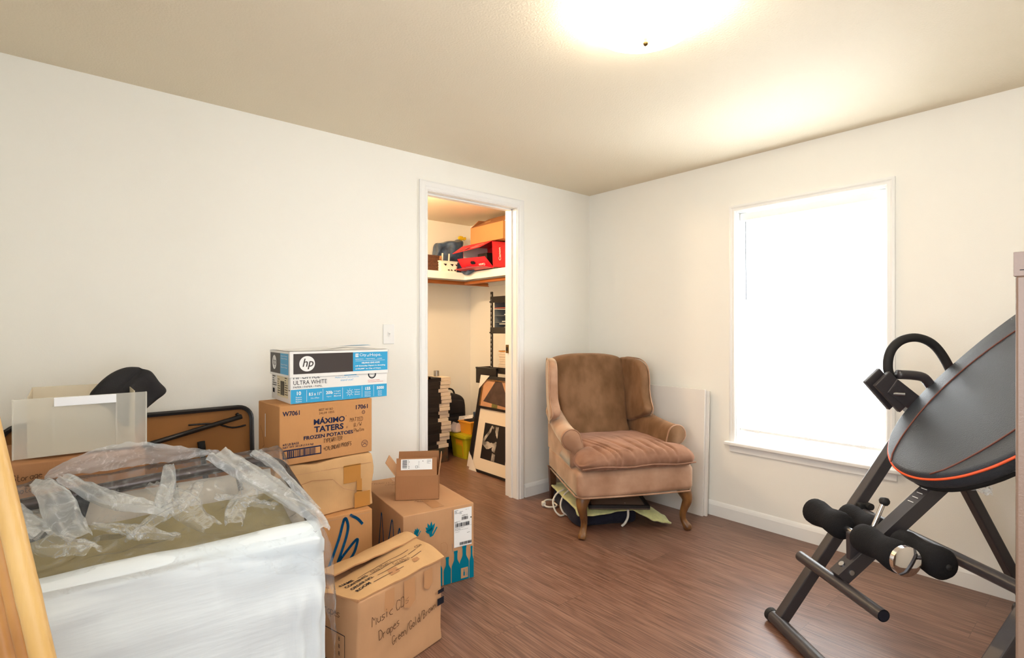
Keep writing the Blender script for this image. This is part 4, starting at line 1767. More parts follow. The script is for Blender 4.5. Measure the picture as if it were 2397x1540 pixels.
# pivots with grab handles
for k, sg in ((K0, 1), (K1 - .01, -1)):
    m = MB()
    c = Vector(I(.50, k, .955))
    m.beam(Vector(I(.395, k + sg * .0, 1.03)), Vector(I(.50, k, .915)), .085, .018, fb, (0, 1, 0))
    m.beam(Vector(I(.415, k + sg * .03, 1.02)), Vector(I(.520, k + sg * .03, .91)), .085, .018, fb, (0, 1, 0))
    m.beam(Vector(I(.455, k + sg * .015, .990)), Vector(I(.60, k + sg * .015, .88)), .070, .055, fb, (0, 1, 0))
    for a_, z_ in ((.412, 1.000), (.432, .975), (.452, 1.01), (.470, .985)):
        m.tube([I(a_, k + .010, z_), I(a_, k + .016, z_)], .006, M['rubber'], 10)
    m.build('pivot_bracket', IT, bevel=.004)
    m = MB()
    P = curve_pts([(.478, 1.00), (.458, 1.06), (.468, 1.125), (.510, 1.170), (.575, 1.185), (.640, 1.165), (.690, 1.115), (.735, 1.03), (.74, .96), (.70, .91), (.62, .88)], 6)
    m.tube([I(p.x, k + sg * .012, p.y) for p in [Vector((a[0], a[1], 0)) for a in P]], .0175, M['rubber'], 16)
    m.build('grab_handle', IT, smooth=True)
    m = MB()
    P = curve_pts([(.485, 1.035), (.56, 1.030), (.60, 1.018), (.635, .975), (.66, .945)], 4)
    m.tube([I(p[0], k + sg * .03, p[1]) for p in P], .019, fb, 16)
    m.build('hinge_tube', IT, smooth=True)
    m = MB()
    m.tube([I(.437, k + .025, .958), I(.495, k + .055, .957)], .0065, M['steel'], 12)
    m.build('lock_pin', IT, smooth='auto', label='steel lock pin')

# crumpled plastic scrap caught behind the seat (hangs from the brace side)
lumpo = MB()
lumpo.sheet(10, 6, lambda u, v: (u * .085, .012 * nz(u * 6, v * 6), v * .035 - .03 * u + .02 * nz(u * 5, v * 7, 4)), M['film2'])
o = lumpo.build('plastic_scrap', IT, None)
o.location = (.565, -.30, .640)

# ------------------------------------------------------------------ metal cabinet at the right edge
FC = thing('metal_cabinet', 'tall taupe metal cabinet at the right edge of the room', 'cabinet', (-2.298, -2.7605, 0))
m = MB()
m.box((.0015, -.49, 0), (.42, -.0015, 1.291), M['cabinet'])
m.build('cabinet_body', FC, bevel=.003)
m = MB()
m.box((0, -.50, 1.290), (.43, 0, 1.322), M['cabinet'])
m.box((-.0008, -.5, 1.2975), (.0, -.006, 1.2985), M['ink'])
m.build('cabinet_top', FC, bevel=.002)
m = MB()
m.tube([(.0025, -.018, 1.205), (-.001, -.018, 1.205)], .002, M['steel'], 10)
m.build('screw', FC)

# ------------------------------------------------------------------ storage box, drawer, bag and card table behind the sofa bed
m, F = carton('cardboard_box', 'base storage carton', .53, .43, .43, M['card_d'], None, 0)
o = m.build('cardboard_box', None, (-3.57, -.61, 0), 0, smooth='auto')
tag(o, 'plain brown cardboard box on the floor under the box marked Storage', 'box')
m, F = carton('cardboard_box', 'storage carton', .535, .43, .362, M['card_d'], None, 0, jit=.008)
f = F['front']
f.hand('Storage', .190, .310, .020, M['marker'], w=.0018, k=6, rot=.10, wid=.75)
f.hand('photo Plates', .190, .272, .020, M['marker'], w=.0018, k=6, rot=.08, wid=.75)
t = F['top']
t.rect(.06, .20, .16, .30, M['white'], 5)
t.scribble(.065, .21, .155, .29, 4, M['ink'], 6)
o = m.build('cardboard_box', None, (-3.572, -.612, .434), 0, smooth='auto')
tag(o, 'brown cardboard box marked Storage under the frosted plastic bin', 'box')

dw = thing('plastic_bin', 'frosted clear plastic bin with a white pull strip on the Storage box', 'storage bin', (-3.382, -.572, .806))
m = MB()
W, Hh = .352, .190
t_ = .003
m.box((.035, .003, 0), (W - .035, .33, t_), M['bintray'])
m.box((.035, .003, 0), (.035 + t_, .33, Hh + .006), M['bintray'])
m.box((W - .035 - t_, .003, 0), (W - .035, .33, Hh + .006), M['bintray'])
m.box((.035, .33 - t_, 0), (W - .035, .33, Hh + .010), M['bintray'])
m.build('bin_tray', dw, bevel=.001)
m = MB()
m.box((0, 0, -.001), (W, t_, Hh), M['bin'])
m.box((0, -.006, -.001), (.004, .012, Hh), M['bin'])
m.box((W - .004, -.006, -.001), (W, .012, Hh), M['bin'])
m.box((.096, -.004, 0), (.101, .0, Hh - .03), M['bin'])
m.box((.262, -.004, 0), (.267, .0, Hh - .02), M['bin'])
m.build('front_panel', dw)
m = MB()
m.box((.100, -.007, Hh - .030), (.264, -.001, Hh - .001), M['binlabel'])
m.build('pull_strip', dw, label='white pull strip', bevel=.001)

# black cloth bag hanging over the drawer's rim
m = MB()
outl = [(-.115, .0), (-.095, .045), (-.055, .085), (-.01, .105), (.03, .105), (.045, .098), (.075, .085), (.10, .045), (.125, .005), (.09, -.03), (.055, -.065), (.03, -.12), (-.02, -.11), (-.06, -.05)]


def bagf(u, v, t):
    crease = .018 * math.exp(-((u * .75 + v * -.7 + .035) / .012) ** 2) if t < 0 else 0
    return (u, t + crease + .016 * nz(u * 14, v * 14, t * 8) + .02 * math.sin(u * 12), v)


m.plate(outl, .028, .25, M['blackcloth'], bagf, rings=9, N=80)
o = m.build('cloth_bag', None, (-3.070, -.380, .968), 0, smooth=True)
tag(o, 'crumpled black cloth bag flopping over the rim of the frosted plastic bin', 'bag')

# folded card table against the wall
CT = thing('card_table', 'folded card table with brown underside leaning on the long wall', 'table', (-3.0, -.105, 0), R(0))
W, Hh, th = .445, .845, .018
sl = .055


def ct(x, z, d):
    """d out of the table face toward the room"""
    return (x, z / Hh * sl - d, z)


m = MB()
rc = .06
lp = []
for cx_, cz_, a0 in ((W - rc, Hh - rc, 0), (-W + rc, Hh - rc, 90), (-W + rc, rc, 180), (W - rc, rc, 270)):
    for i in range(7):
        a = R(a0 + 15 * i)
        lp.append((cx_ + rc * math.cos(a), cz_ + rc * math.sin(a)))
m.loft([[Vector(ct(x, z, d)) for x, z in lp] for d in (-.006, .002)], M['hardboard'])
m.build('table_top', CT)
m = MB()
rings = []
for x, z in lp:
    c = Vector((0, 0, Hh / 2))
    nrm = (Vector((x, 0, z)) - c)
    cxs = max(-W + rc, min(W - rc, x))
    czs = max(rc, min(Hh - rc, z))
    n_ = Vector((x - cxs, 0, z - czs)).normalized()
    rings.append([Vector(ct(x, z, d)) + n_ * a for a, d in ((.006, -.010), (.008, .018), (.0, .022), (-.012, .020), (-.012, .016), (-.004, .012), (-.004, -.010))])
m.loft(rings, M['blackmetal'], closed=True)
m.build('table_rim', CT)
for (x0, z0), (x1, z1) in (((.395, .800), (-.36, .635)), ((-.395, .40), (.36, .22))):
    m = MB()
    m.tube([ct(x0, z0, .034), ct(x1, z1, .040)], .011, M['blackmetal'], 14)
    m.tube([ct(x0 - .02, z0 + .012, .022), ct(x0 - .005, z0 - .004, .036)], .009, M['blackmetal'], 10)
    m.tube(curve_pts([ct(x0 - .22, z0 - .018, .022), ct(x0 - .12, z0 - .022, .026), ct(x0 - .04, z0 - .05, .024), ct(x0 + .02, z0 - .045, .022)], 4), .004, M['blackmetal'], 8)
    m.build('leg', CT, smooth=True)
m = MB()
m.tube([ct(.225, .675, .040), ct(.262, .30, .040)], .011, M['blackmetal'], 14)
m.tube([ct(.222, .705, .040), ct(.226, .660, .040)], .0155, M['rubber'], 14)
lg = m.build('leg', CT, smooth=True)
m = MB()
m.tube([ct(-.30, .60, .060), ct(-.26, .10, .060)], .011, M['blackmetal'], 14)
m.build('leg', CT, smooth=True)

# ------------------------------------------------------------------ sofa bed wrapped in plastic
SB = thing('sofa_bed', 'white sheeted sofa bed with olive deck and dark tube frame in the left foreground', 'sofa bed', (-3.12, -1.02, 0))
OX, OY = -3.12, -1.02
XR, XL = -2.640, -3.555


def fy(s):                      # front edge (s 0 = right end, 1 = left end)
    return -1.262 + .055 * s


def bx(s):
    return XR + (XL - XR) * s


def sec(s, inset=0):
    """profile front bottom -> over the padded rim -> deck edge"""
    y = fy(s)
    P = [(y + .012, .015), (y, .10), (y - .004, .25), (y - .002, .40), (y + .002, .50), (y + .006, .548)]
    for i in range(9):
        a = R(180 - 20 * i)
        P.append((y + .056 + .050 * math.cos(a), .565 + .052 * math.sin(a)))
    P.append((y + .118, .545))
    P.append((y + .125, .50))
    return P


m = MB()
NS = 60


def white(u, v):
    P = sec(u)
    t = v * (len(P) - 1)
    i = min(int(t), len(P) - 2)
    f_ = t - i
    y = P[i][0] + (P[i + 1][0] - P[i][0]) * f_
    z = P[i][1] + (P[i + 1][1] - P[i][1]) * f_
    x = bx(u)
    fold = .022 * nz(x * 2.2 + z * 4.5, z * 6.5 - x * 1.8, 2) + .005 * nz(x * 9, z * 14, 5)
    # gathers below the right corner
    g = max(0, 1 - u * 5)
    fold += .008 * g * math.sin(x * 110) * (1 if z < .42 else 0)
    y -= abs(fold) * 1.4 if v < .45 else 0
    z += fold * .7 if v > .35 else 0
    # round the right end
    e = max(0, 1 - u / .045)
    y += .035 * e * e
    z -= .022 * e * e if v > .3 else 0
    x += .0
    z += (.012 * math.sin(u * 2.2) - .028 * u * u) if v > .3 else 0
    return (x - OX, y - OY, z)


m.sheet(140, 44, white, M['cloth'])
# right end and back of the cover
E0 = [white(0, v / 44) for v in range(45)]


def endf(u, v):
    P = Vector(E0[int(round(v * 44))])
    Q = Vector((XR - OX - .02, -.80 - OY, min(P.z, .60) if True else 0))
    return P + (Q - P) * u + Vector((.012 * math.sin(PI * u), 0, 0))


m.sheet(8, 44, endf, M['cloth'])
m.sheet(20, 8, lambda u, v: (XR - .02 + (XL - XR + .02) * u - OX, -.80 - OY + .004 * nz(u * 9, v * 5), .62 * v + .01), M['cloth'])
m.build('sheet_cover', SB, smooth=True, label='white sheet cover')
m = MB()


def deckf(u, v):
    s = .05 + u * .95
    y0 = fy(s) + .100
    y = y0 + (-.895 - y0) * v
    z = .552 - .028 * s * s * (1 - v) + .095 * v - .028 * math.sin(PI * v) * math.sin(PI * u) + .004 * nz(u * 9, v * 6)
    return (bx(s) - OX, y - OY, z)


m.sheet(50, 14, deckf, M['deck'])
m.build('deck_fabric', SB, smooth=True, label='olive deck fabric')
m = MB()
m.sheet(40, 6, lambda u, v: (bx(.05 + u * .95) - OX, -.88 + .045 * v - OY, .60 + .115 * v + .004 * nz(u * 14, v * 3)), M['beigefab'])
m.sheet(4, 10, lambda u, v: (XR + .015 - .07 * u - OX, -1.12 + .26 * v - OY, .56 + .13 * v - .02 * u), M['beigefab'])
m.build('backing_strip', SB, smooth=True, label='pale backing strip behind the deck')
m = MB()
P = curve_pts([(XL, -.842, .712), (-3.2, -.842, .733), (-2.80, -.842, .750), (-2.70, -.846, .742), (-2.662, -.868, .728), (-2.650, -.92, .700), (-2.648, -1.05, .655), (-2.652, -1.16, .610)], 6)
m.tube([(p.x - OX, p.y - OY, p.z) for p in P], .019, M['bronze'], 20)
m.build('tube_frame', SB, smooth=True)
m = MB()
for y, z in ((-.93, .60),):
    P = [(-3.60, -.90, .63), (-3.36, -.895, .64), (-3.30, -.90, .66), (-3.22, -.86, .70)]
    m.tube([(a - OX, b_ - OY, c) for a, b_, c in P], .020, M['rubber'], 14)
m.build('folding_arm', SB, smooth=True)
m = MB()
for x0 in (-3.206, -3.30):
    ring = []
    for i in range(14):
        a = 2 * PI * i / 14
        ring.append((x0 - OX + .0, -.842 - OY + .0225 * math.cos(a), .733 + .0225 * math.sin(a)))
    if x0 == -3.206:
        m.loft([[Vector(p) + Vector((dx, 0, 0)) for p in ring] for dx in (-.017, .017)], M['webbing'])
        m.slab((x0 - .017 - OX, -.862 - OY, .745), (x0 + .017 - OX, -.862 - OY, .745), (x0 - .012 - OX, -.935 - OY, .655), (x0 - .046 - OX, -.935 - OY, .655), .003, M['webbing'])
m.build('strap', SB, label='black webbing strap')
for x in (-2.985, -3.42, -2.80):
    m = MB()
    a, b_ = Vector((x - OX, -.862 - OY, .722)), Vector((x + .004 - OX, -.898 - OY, .664))
    d = b_ - a
    q = d.cross(Vector((1, 0, 0))).normalized()
    P = []
    for i in range(150):
        t = i / 149
        th = t * 13 * 2 * PI
        P.append(a + d * (.15 + .7 * t) + (Vector((1, 0, 0)) * math.cos(th) + q * math.sin(th)) * .0075)
    m.tube([a - d * .25, a + d * .15] + P + [b_ - d * .15, b_ + d * .2], .0014, M['steel'], 6)
    m.build('spring', SB, smooth=True, label='zinc coil spring')

# clear plastic film over it
m = MB()


def under(s, w):
    """height path from behind the bar to down the front; w 0..1"""
    y_b, y_f = -.800, fy(s) - .004
    K = [(y_b, .60), (y_b - .005, .70), (y_b - .018, .772), (y_b - .045, .785), (y_b - .075, .762), (-.90, .715), (-.98, .665), (-1.06, .640),
         (y_f + .13, .622), (y_f + .085, .628), (y_f + .045, .624), (y_f + .012, .600), (y_f - .004, .560), (y_f - .012, .51), (y_f - .014, .46)]
    t = w * (len(K) - 1)
    i = min(int(t), len(K) - 2)
    f_ = t - i
    return K[i][0] + (K[i + 1][0] - K[i][0]) * f_, K[i][1] + (K[i + 1][1] - K[i][1]) * f_ - .026 * s * s * max(0, w - .4) / .6


def ridge(x):
    return 1 - abs(x)


def film(u, v):
    s = u
    y, z = under(s, v)
    x = bx(s) + .012
    if s < .04:
        z -= .05 * (1 - s / .04) ** 2
    inner = max(0, math.sin(PI * min(1, max(0, (v - .15) / .6))))
    w1 = nz(x * 5 + y * 3, y * 7, 1)
    w2 = nz(x * 13 - y * 9, y * 16, 4)
    w3 = 1 - abs(nz(x * 4 + y * 7, y * 4 - x * 3, 9)) * 5
    w4 = 1 - abs(nz(x * 7 - y * 6, y * 6 + x * 2, 19)) * 6
    z += inner * (.030 * w1 + .010 * w2 + .022 * max(0, w3) + .014 * max(0, w4)) + .002 * w2
    y += .010 * w2
    # ragged lower hem on the front
    if v > .70:
        hem = .05 + .95 * max(0, 1 - s * 2.4) + .10 * nz(s * 4, 2)
        z = z + (.60 - z) * (1 - min(1, max(0, hem))) if z < .60 else z
    return (x, y, max(z, .3))


m.sheet(110, 70, film, M['film'])


def film_end(u, v):
    a = Vector(film(0, v))
    b_ = Vector((XR + .02, -.80 - .25 * v, .25))
    k = u
    return a + Vector((.002 + .006 * math.sin(PI * k) + .006 * nz(u * 6, v * 8, 3), .01 * nz(u * 9, v * 5), -.32 * k * (1 - .3 * v)))


m.sheet(14, 60, film_end, M['film'])
o = m.build('plastic_sheet', None, None, smooth=True)
tag(o, 'clear plastic sheet draped over the sofa bed in the left foreground', 'plastic sheet')

# bunched swags of the same film: tuft behind the bar, two folds hanging over it, one long diagonal fold
m = MB()


def ribbon(P, W, mt, nu=46, nv=10, amp=.004, up=(0, 0, 1), seed=0):
    C_ = curve_pts(P, 10)

    def fn(u, v):
        t = u * (len(C_) - 1)
        i = min(int(t), len(C_) - 2)
        c = C_[i] + (C_[i + 1] - C_[i]) * (t - i)
        d = (C_[i + 1] - C_[i]).normalized()
        side = d.cross(Vector(up)).normalized()
        nrm = side.cross(d)
        w = W[0] + (W[1] - W[0]) * u if len(W) == 2 else (W[0] + (W[1] - W[0]) * min(1, u * 2)) if u < .5 else (W[1] + (W[2] - W[1]) * (u - .5) * 2)
        q = (v - .5)
        ang = q * 3.6 + .5 * math.sin(u * 7 + seed)
        return c + side * (math.sin(ang) * w * .5) + nrm * (math.cos(ang) * w * .22 + .08 * w * math.sin(v * 16 + u * 3) + amp * nz(u * 9 + seed, v * 7, seed)) + Vector((0, 0, amp * nz(u * 13, v * 11 + seed, 2)))
    m.sheet(nu, nv, fn, mt)


def tuft(u, v):
    x = -3.30 + .46 * u
    env = math.sin(PI * min(1, max(0, u))) ** .55
    h = .785 + v * (.006 + .085 * env * (.75 + .25 * math.sin(u * 5)))
    return (x, -.815 - .05 * v * math.sin(PI * u) + .02 * nz(u * 5, v * 3, 6) + .012 * nz(u * 14, v * 8, 1), h + .006 * nz(u * 20, v * 7, 3))


m.sheet(44, 12, tuft, M['film2'])
Z1 = [(-3.31, -.86, .785), (-3.28, -.92, .76), (-3.25, -1.00, .70), (-3.22, -1.06, .665)]
ribbon(Z1, (.05, .085, .05), M['film2'], seed=2)
ribbon([(-3.26, -.86, .790), (-3.17, -.93, .735), (-3.08, -.99, .70), (-3.02, -1.03, .672)], (.05, .075, .04), M['film2'], seed=5)
ribbon([(-3.00, -.86, .782), (-3.01, -.92, .745), (-3.03, -.98, .705), (-3.025, -1.03, .675)], (.03, .050, .035), M['film2'], seed=8)
ribbon([(-2.86, -.85, .786), (-2.80, -.93, .750), (-2.72, -1.05, .690), (-2.665, -1.17, .640), (-2.650, -1.25, .60)], (.11, .07, .05), M['film2'], seed=11, amp=.006)
ribbon([(-2.74, -.85, .782), (-2.70, -.93, .750), (-2.665, -1.05, .690), (-2.640, -1.17, .640)], (.05, .03, .03), M['film2'], seed=13, amp=.004)
ribbon([(-3.45, -.86, .775), (-3.38, -.93, .735), (-3.30, -1.02, .68)], (.06, .09, .06), M['film2'], seed=17)
for k_, (xa, ya, xb, yb, w_) in enumerate(((-3.05, -.90, -2.93, -1.16, .022), (-2.93, -.93, -3.12, -1.13, .016), (-2.80, -.95, -2.88, -1.17, .018), (-3.38, -1.00, -3.20, -1.15, .022), (-3.20, -1.05, -3.02, -1.17, .014), (-2.90, -1.02, -2.74, -1.10, .014))):  # faint ribbons added across the deck as highlights on the film
    za, zb = .655 + (ya + 1.17) * .30, .655 + (yb + 1.17) * .10
    ribbon([(xa, ya, za), ((xa * 2 + xb) / 3 + .02, (ya * 2 + yb) / 3, (za * 2 + zb) / 3 - .006), ((xa + xb * 2) / 3, (ya + yb * 2) / 3 + .01, (za + zb * 2) / 3 - .010), (xb, yb, zb - .006)], (w_ * 2.2, w_ * 4.2, w_ * 2.5), M['film3'], 30, 10, seed=20 + k_, amp=.006)
o = m.build('bunched_plastic', None, None, smooth=True)
tag(o, 'bunched folds of clear plastic gathered over the bar of the sofa bed', 'plastic wrap')

# ------------------------------------------------------------------ bamboo canes at the left edge


def cane(A, B, r, mt, label, nodes=(.2, .45, .7, .92), r2=None, strip=False):
    A, B = Vector(A), Vector(B)
    d = B - A
    L_ = d.length
    P, RR = [], []
    N_ = 70
    for i in range(N_ + 1):
        t = i / N_
        P.append(d * t + Vector((.003 * nz(t * 5, r * 90), .003 * nz(t * 5, 3, r * 90), 0)))
        k = 1.0
        for n_ in nodes:
            k += .10 * math.exp(-((t - n_) * L_ / .007) ** 2)
        RR.append(r * k * (1 - .12 * t))
    m = MB()
    m.tube(P, RR, mt, 16)
    if strip:
        m.tube([p + Vector((r * .7, -r * .7, 0)) for p in P], r * .25, M['bamboo_r'], 8)
    o = m.build('bamboo_cane', None, tuple(A), smooth=True)
    return tag(o, label, 'bamboo cane', 'bamboo canes leaning at the left edge')


cane((-3.168, -1.759, .012), (-3.560, -1.427, 2.21), .0175, M['bamboo'], 'thick smooth bamboo cane, rightmost of those leaning at the left edge', (.12, .34, .8))
cane((-3.192, -1.713, .012), (-3.562, -1.398, 2.08), .0125, M['bamboo2'], 'bamboo cane with a reddish strip right behind the thick smooth one', (.2, .34, .62), strip=True)
cane((-3.209, -1.665, .012), (-3.562, -1.365, 1.98), .0115, M['bamboo'], 'thin bamboo cane third from the right at the left edge', (.26, .37, .7))
cane((-3.220, -1.676, .012), (-3.562, -1.386, 1.92), .0125, M['bamboo2'], 'jointed bamboo cane fourth from the right at the left edge', (.22, .42, .66))
cane((-3.239, -1.620, .012), (-3.562, -1.346, 1.82), .0125, M['bamboo'], 'outermost thin bamboo cane at the very left edge', (.3, .47, .66))

# ------------------------------------------------------------------ closet
CS = thing('closet_shelf', 'white L-shaped closet shelf with front nosing', 'shelf', (0, 0, 0))
SZ = 1.750
m = MB()
m.box((-2.0, 1.255, SZ - .018), (-.002, YC - .002, SZ), M['trim'])
m.box((-.345, .122, SZ - .018), (-.002, 1.255, SZ), M['trim'])
m.build('shelf_board', CS)
m = MB()
m.box((-2.0, 1.235, SZ - .066), (-.345, 1.255, SZ + .001), M['trim'])
m.box((-.365, .122, SZ - .066), (-.345, 1.255, SZ + .001), M['trim'])
m.build('nosing', CS)
m = MB()
m.box((-2.0, YC - .020, SZ - .10), (-.002, YC - .001, SZ - .018), M['trim'])
m.box((-.020, .122, SZ - .10), (-.001, YC - .02, SZ - .018), M['trim'])
m.build('cleat', CS)
m = MB()
m.tube([(-2.0, 1.335, SZ - .088), (-.004, 1.335, SZ - .088)], .019, M['rodwood'], 16)
o = m.build('closet_rod', None, smooth='auto')
tag(o, 'pine closet rod below the shelf along the back of the closet', 'closet rod')
m = MB()
m.tube([(-.300, .124, SZ - .088), (-.300, 1.312, SZ - .088)], .017, M['rodwood'], 16)
o = m.build('closet_rod', None, smooth='auto')
tag(o, 'pine closet rod running toward the room on the right of the closet', 'closet rod')

# wicker basket
m = MB()
for (z0, z1, e0, e1) in ((0, .145, 0, .015),):
    w, d = .125, .10
    rings = []
    for k in range(13):
        t = k / 12
        e = .012 * t
        wob_ = .002 * (1 if k % 2 else -1)
        rings.append([Vector(((w + e + wob_) * a, (d + e + wob_) * b_, .150 * t)) for a, b_ in ((-1, -1), (-.33, -1.02), (.33, -1.02), (1, -1), (1.02, 0), (1, 1), (0, 1.02), (-1, 1), (-1.02, 0))])
    inner = [[Vector((p.x * .9, p.y * .9, max(p.z, .006))) for p in r_] for r_ in rings[::-1]]
    m.loft(rings + inner, M['wicker'])
o = m.build('wicker_basket', None, (-.735, 1.42, SZ + .001), 0)
tag(o, 'dark wicker basket on the closet shelf', 'basket')

# white openwork basket with cut-outs
WB = thing('plastic_basket', 'white plastic basket with cut-out pattern on the closet shelf', 'basket', (-.500, 1.375, SZ + .001), R(-6))
m = MB()
rr_ = [(-.085, -.095), (.085, -.095), (.105, -.075), (.105, .075), (.085, .095), (-.085, .095), (-.105, .075), (-.105, -.075)]
rings = [[Vector((x * s_, y * s_, z)) for x, y in rr_] for s_, z in ((.90, 0), (.93, .04), (.97, .09), (1.04, .100), (1.04, .104), (.98, .104), (.92, .06), (.86, .006))]
m.loft(rings, M['basketw'])
f = Face(m, (-.09, -.0868, 0), (1, 0, 0), (0, -.10, 1), .0015)
for a, b_, s_ in ((.03, .058, 1), (.10, .058, 1), (.15, .060, .8)):
    f.poly([(a, b_ + .020 * s_), (a + .036 * s_, b_ + .020 * s_), (a + .026 * s_, b_)], M['ink'])
for a in (.075, .105, .14):
    f.poly([(a, .020), (a + .012, .029), (a + .028, .020), (a + .016, .015)], M['ink'])
m.build('basket_body', WB)
m = MB()
for x in (-.02, .055):
    m.tube([(x, .02, .02), (x + .004, .01, .18)], .008, M['basketw'], 8)
m.tube([(-.06, 0, .02), (-.03, .02, .15)], .012, M['card_in'], 8)
o = m.build('white_tubes', None, (-.500, 1.375, SZ + .010), 0)
tag(o, 'white and tan tubes standing in the cut-out plastic basket', 'tubes', kind=None)

# blue bag behind, and its end hanging over the shelf edge
m = MB()


def bb(p):
    q = Vector(p)
    q += Vector((nz(p.x * 9, p.y * 9, p.z * 9), nz(p.x * 9 + 4, p.y * 9, p.z * 9), nz(p.x * 9, p.y * 9 + 4, p.z * 9))) * .035
    q.z += .05 * (p.x + .14) / .3 if p.z > .1 else 0
    q.z = max(q.z, 0)
    return q


m.rbox((-.16, -.07, 0), (.15, .07, .315), .04, M['bluebag'], n=3, fn=bb, dens=.02)
o = m.build('plastic_bag', None, (-.340, 1.530, SZ + .001), R(-8), smooth=True)
tag(o, 'bulging blue plastic bag at the back of the closet shelf', 'bag')
m = MB()
outl = [(-.12, .02), (-.08, .035), (0, .04), (.08, .035), (.13, .03), (.10, 0), (.03, -.035), (-.04, -.030), (-.09, -.01)]
m.plate(outl, .014, .3, M['bluebag'], lambda u, v, t: (t - .003 + .01 * nz(u * 20, v * 20), u, v + .004 * nz(u * 30, v * 9)), rings=6, N=50)
o = m.build('plastic_bag', None, (-.386, 1.150, SZ + .010), 0, smooth=True)
tag(o, 'blue plastic bag end hanging over the shelf edge below the red box', 'bag')
m = MB()
m.plate([(-.04, 0), (-.035, .03), (0, .035), (.02, .02), (.045, .03), (.05, 0)], .01, .3, M['yellow'], lambda u, v, t: (u, t, v + .008 * nz(u * 50, 1)), rings=4, N=30)
m.tube([(0, 0, -.371), (0, 0, .01)], .006, M['yellow'], 8)
o = m.build('yellow_duster', None, (-.195, 1.530, SZ + .372), 0, smooth=True)
tag(o, 'bright yellow duster top showing above the blue bag', 'duster')

# red camera printer box, open end toward the room
CBX = thing('red_box', 'open red and white printed box on the closet shelf', 'box', (-.372, .790, SZ + .012), 0)
CBX.rotation_euler = (0, R(-3), 0)
W, D, Hh, T_ = .300, .45, .235, .004
m = MB()
m.box((0, 0, 0), (W, D, T_), M['boxwhite'])
m.box((0, 0, Hh - T_), (W, D, Hh), M['red'])
m.box((0, 0, 0), (W, T_, Hh), M['red'])
m.box((0, D - T_, 0), (W, D, Hh), M['red'])
m.box((W - T_, 0, 0), (W, D, Hh), M['red'])
m.box((.002, T_, T_), (W - .01, T_ + .001, Hh - T_), M['boxwhite'])
m.box((.001, D - T_ - .001, T_), (W - .01, D - T_, Hh - T_), M['boxwhite'])
f = Face(m, (0, 0, 0), (1, 0, 0), (0, 0, 1))
f.text('Canon', .090, .065, .026, M['white'], w=.115, rot=PI / 2, bold=.03)
m.build('box_body', CBX)
m = MB()
# top flap hanging down toward the room
m.slab((0, D, Hh), (0, 0, Hh), (-.10, .055, Hh - .055), (-.10, D + .03, Hh - .070), T_, M['red'])
nv = Vector((-.10, .02, -.06)).normalized()
f = Face(m, (-.10, D + .01, Hh - .066), (0, -1, .03), -nv, .0015)
f.poly([(.05, .02), (.11, .02), (.12, .055), (.06, .055)], M['postergreen'])
f.poly([(.13, .045), (.16, .05), (.15, .075), (.12, .07)], M['white'])
f.poly([(.15, .015), (.19, .02), (.215, .04), (.19, .05), (.155, .04)], M['ink'])
f.scribble(.24, .02, .36, .05, 3, M['white'], 2, 4)
f.scribble(.25, .06, .38, .075, 2, M['white'], 2, 5)
m.build('flap', CBX)
m = MB()
m.slab((0, 0, 0), (0, D, 0), (-.085, D + .02, -.018 + .04), (-.085, .06, -.018 + .04), T_, M['red'])
m.build('flap', CBX)
m = MB()
m.slab((0, D, .002), (0, 0, .002), (-.035, .075, .105), (-.050, D + .03, .120), T_, M['red'])
nv = Vector((-.045, 0, .112)).normalized()
f = Face(m, (-.001, D, .004), (0, -1, 0), nv, .0015)
f.text('Canon', .355, .050, .022, M['white'], w=.090, rot=PI, bold=.03)
f.poly([(.16, .055), (.21, .052), (.225, .064), (.21, .082), (.165, .085), (.15, .07)], M['ink'])
f.poly([(.05, .02), (.075, .02), (.075, .035), (.05, .035)], M['white'])
f.poly([(.035, .012), (.048, .012), (.048, .026), (.035, .026)], M['yellow'])
m.build('flap', CBX)
m = MB()
m.box((.06, .16, .006), (.20, .30, .15), M['blackmetal'])
m.box((.05, .31, .006), (.052, .41, .10), M['white'])
f = Face(m, (.05, .41, .006), (0, -1, 0), (0, 0, 1), .002)
f.disc(.045, .055, .026, M['ink'], r2=.022)
f.line([(.03, .075), (.06, .035)], .004, M['ink'])
m.build('packing_insert', CBX, label='black packing inside the box')

# brown carton on the red box
LB = thing('cardboard_box', 'large brown box with raised flaps on the red box', 'box', (-.335, .70, SZ + .262), 0)
W, D, Hh = .32, .485, .155
m = MB()
m.box((0, 0, 0), (W, D, Hh), M['card_o'])
m.build('box_body', LB, bevel=.002)
m = MB()
m.slab((0, D, Hh), (0, 0, Hh), (.14, 0, Hh + .09), (.14, D - .10, Hh + .09), .004, M['card_d'])
m.build('flap', LB)
m = MB()
m.slab((W, D, Hh), (0, D, Hh), (.02, D - .10, Hh + .06), (W - .02, D - .10, Hh + .08), .004, M['card_d'])
m.build('flap', LB)
m = MB()
f = Face(m, (0, D, Hh), (0, -1, 0), Vector((.14, 0, .09)).normalized(), .002)
f.poly([(.16, .05), (.24, .06), (.21, .10), (.14, .09)], M['card_y'])
m.build('label_patch', LB)

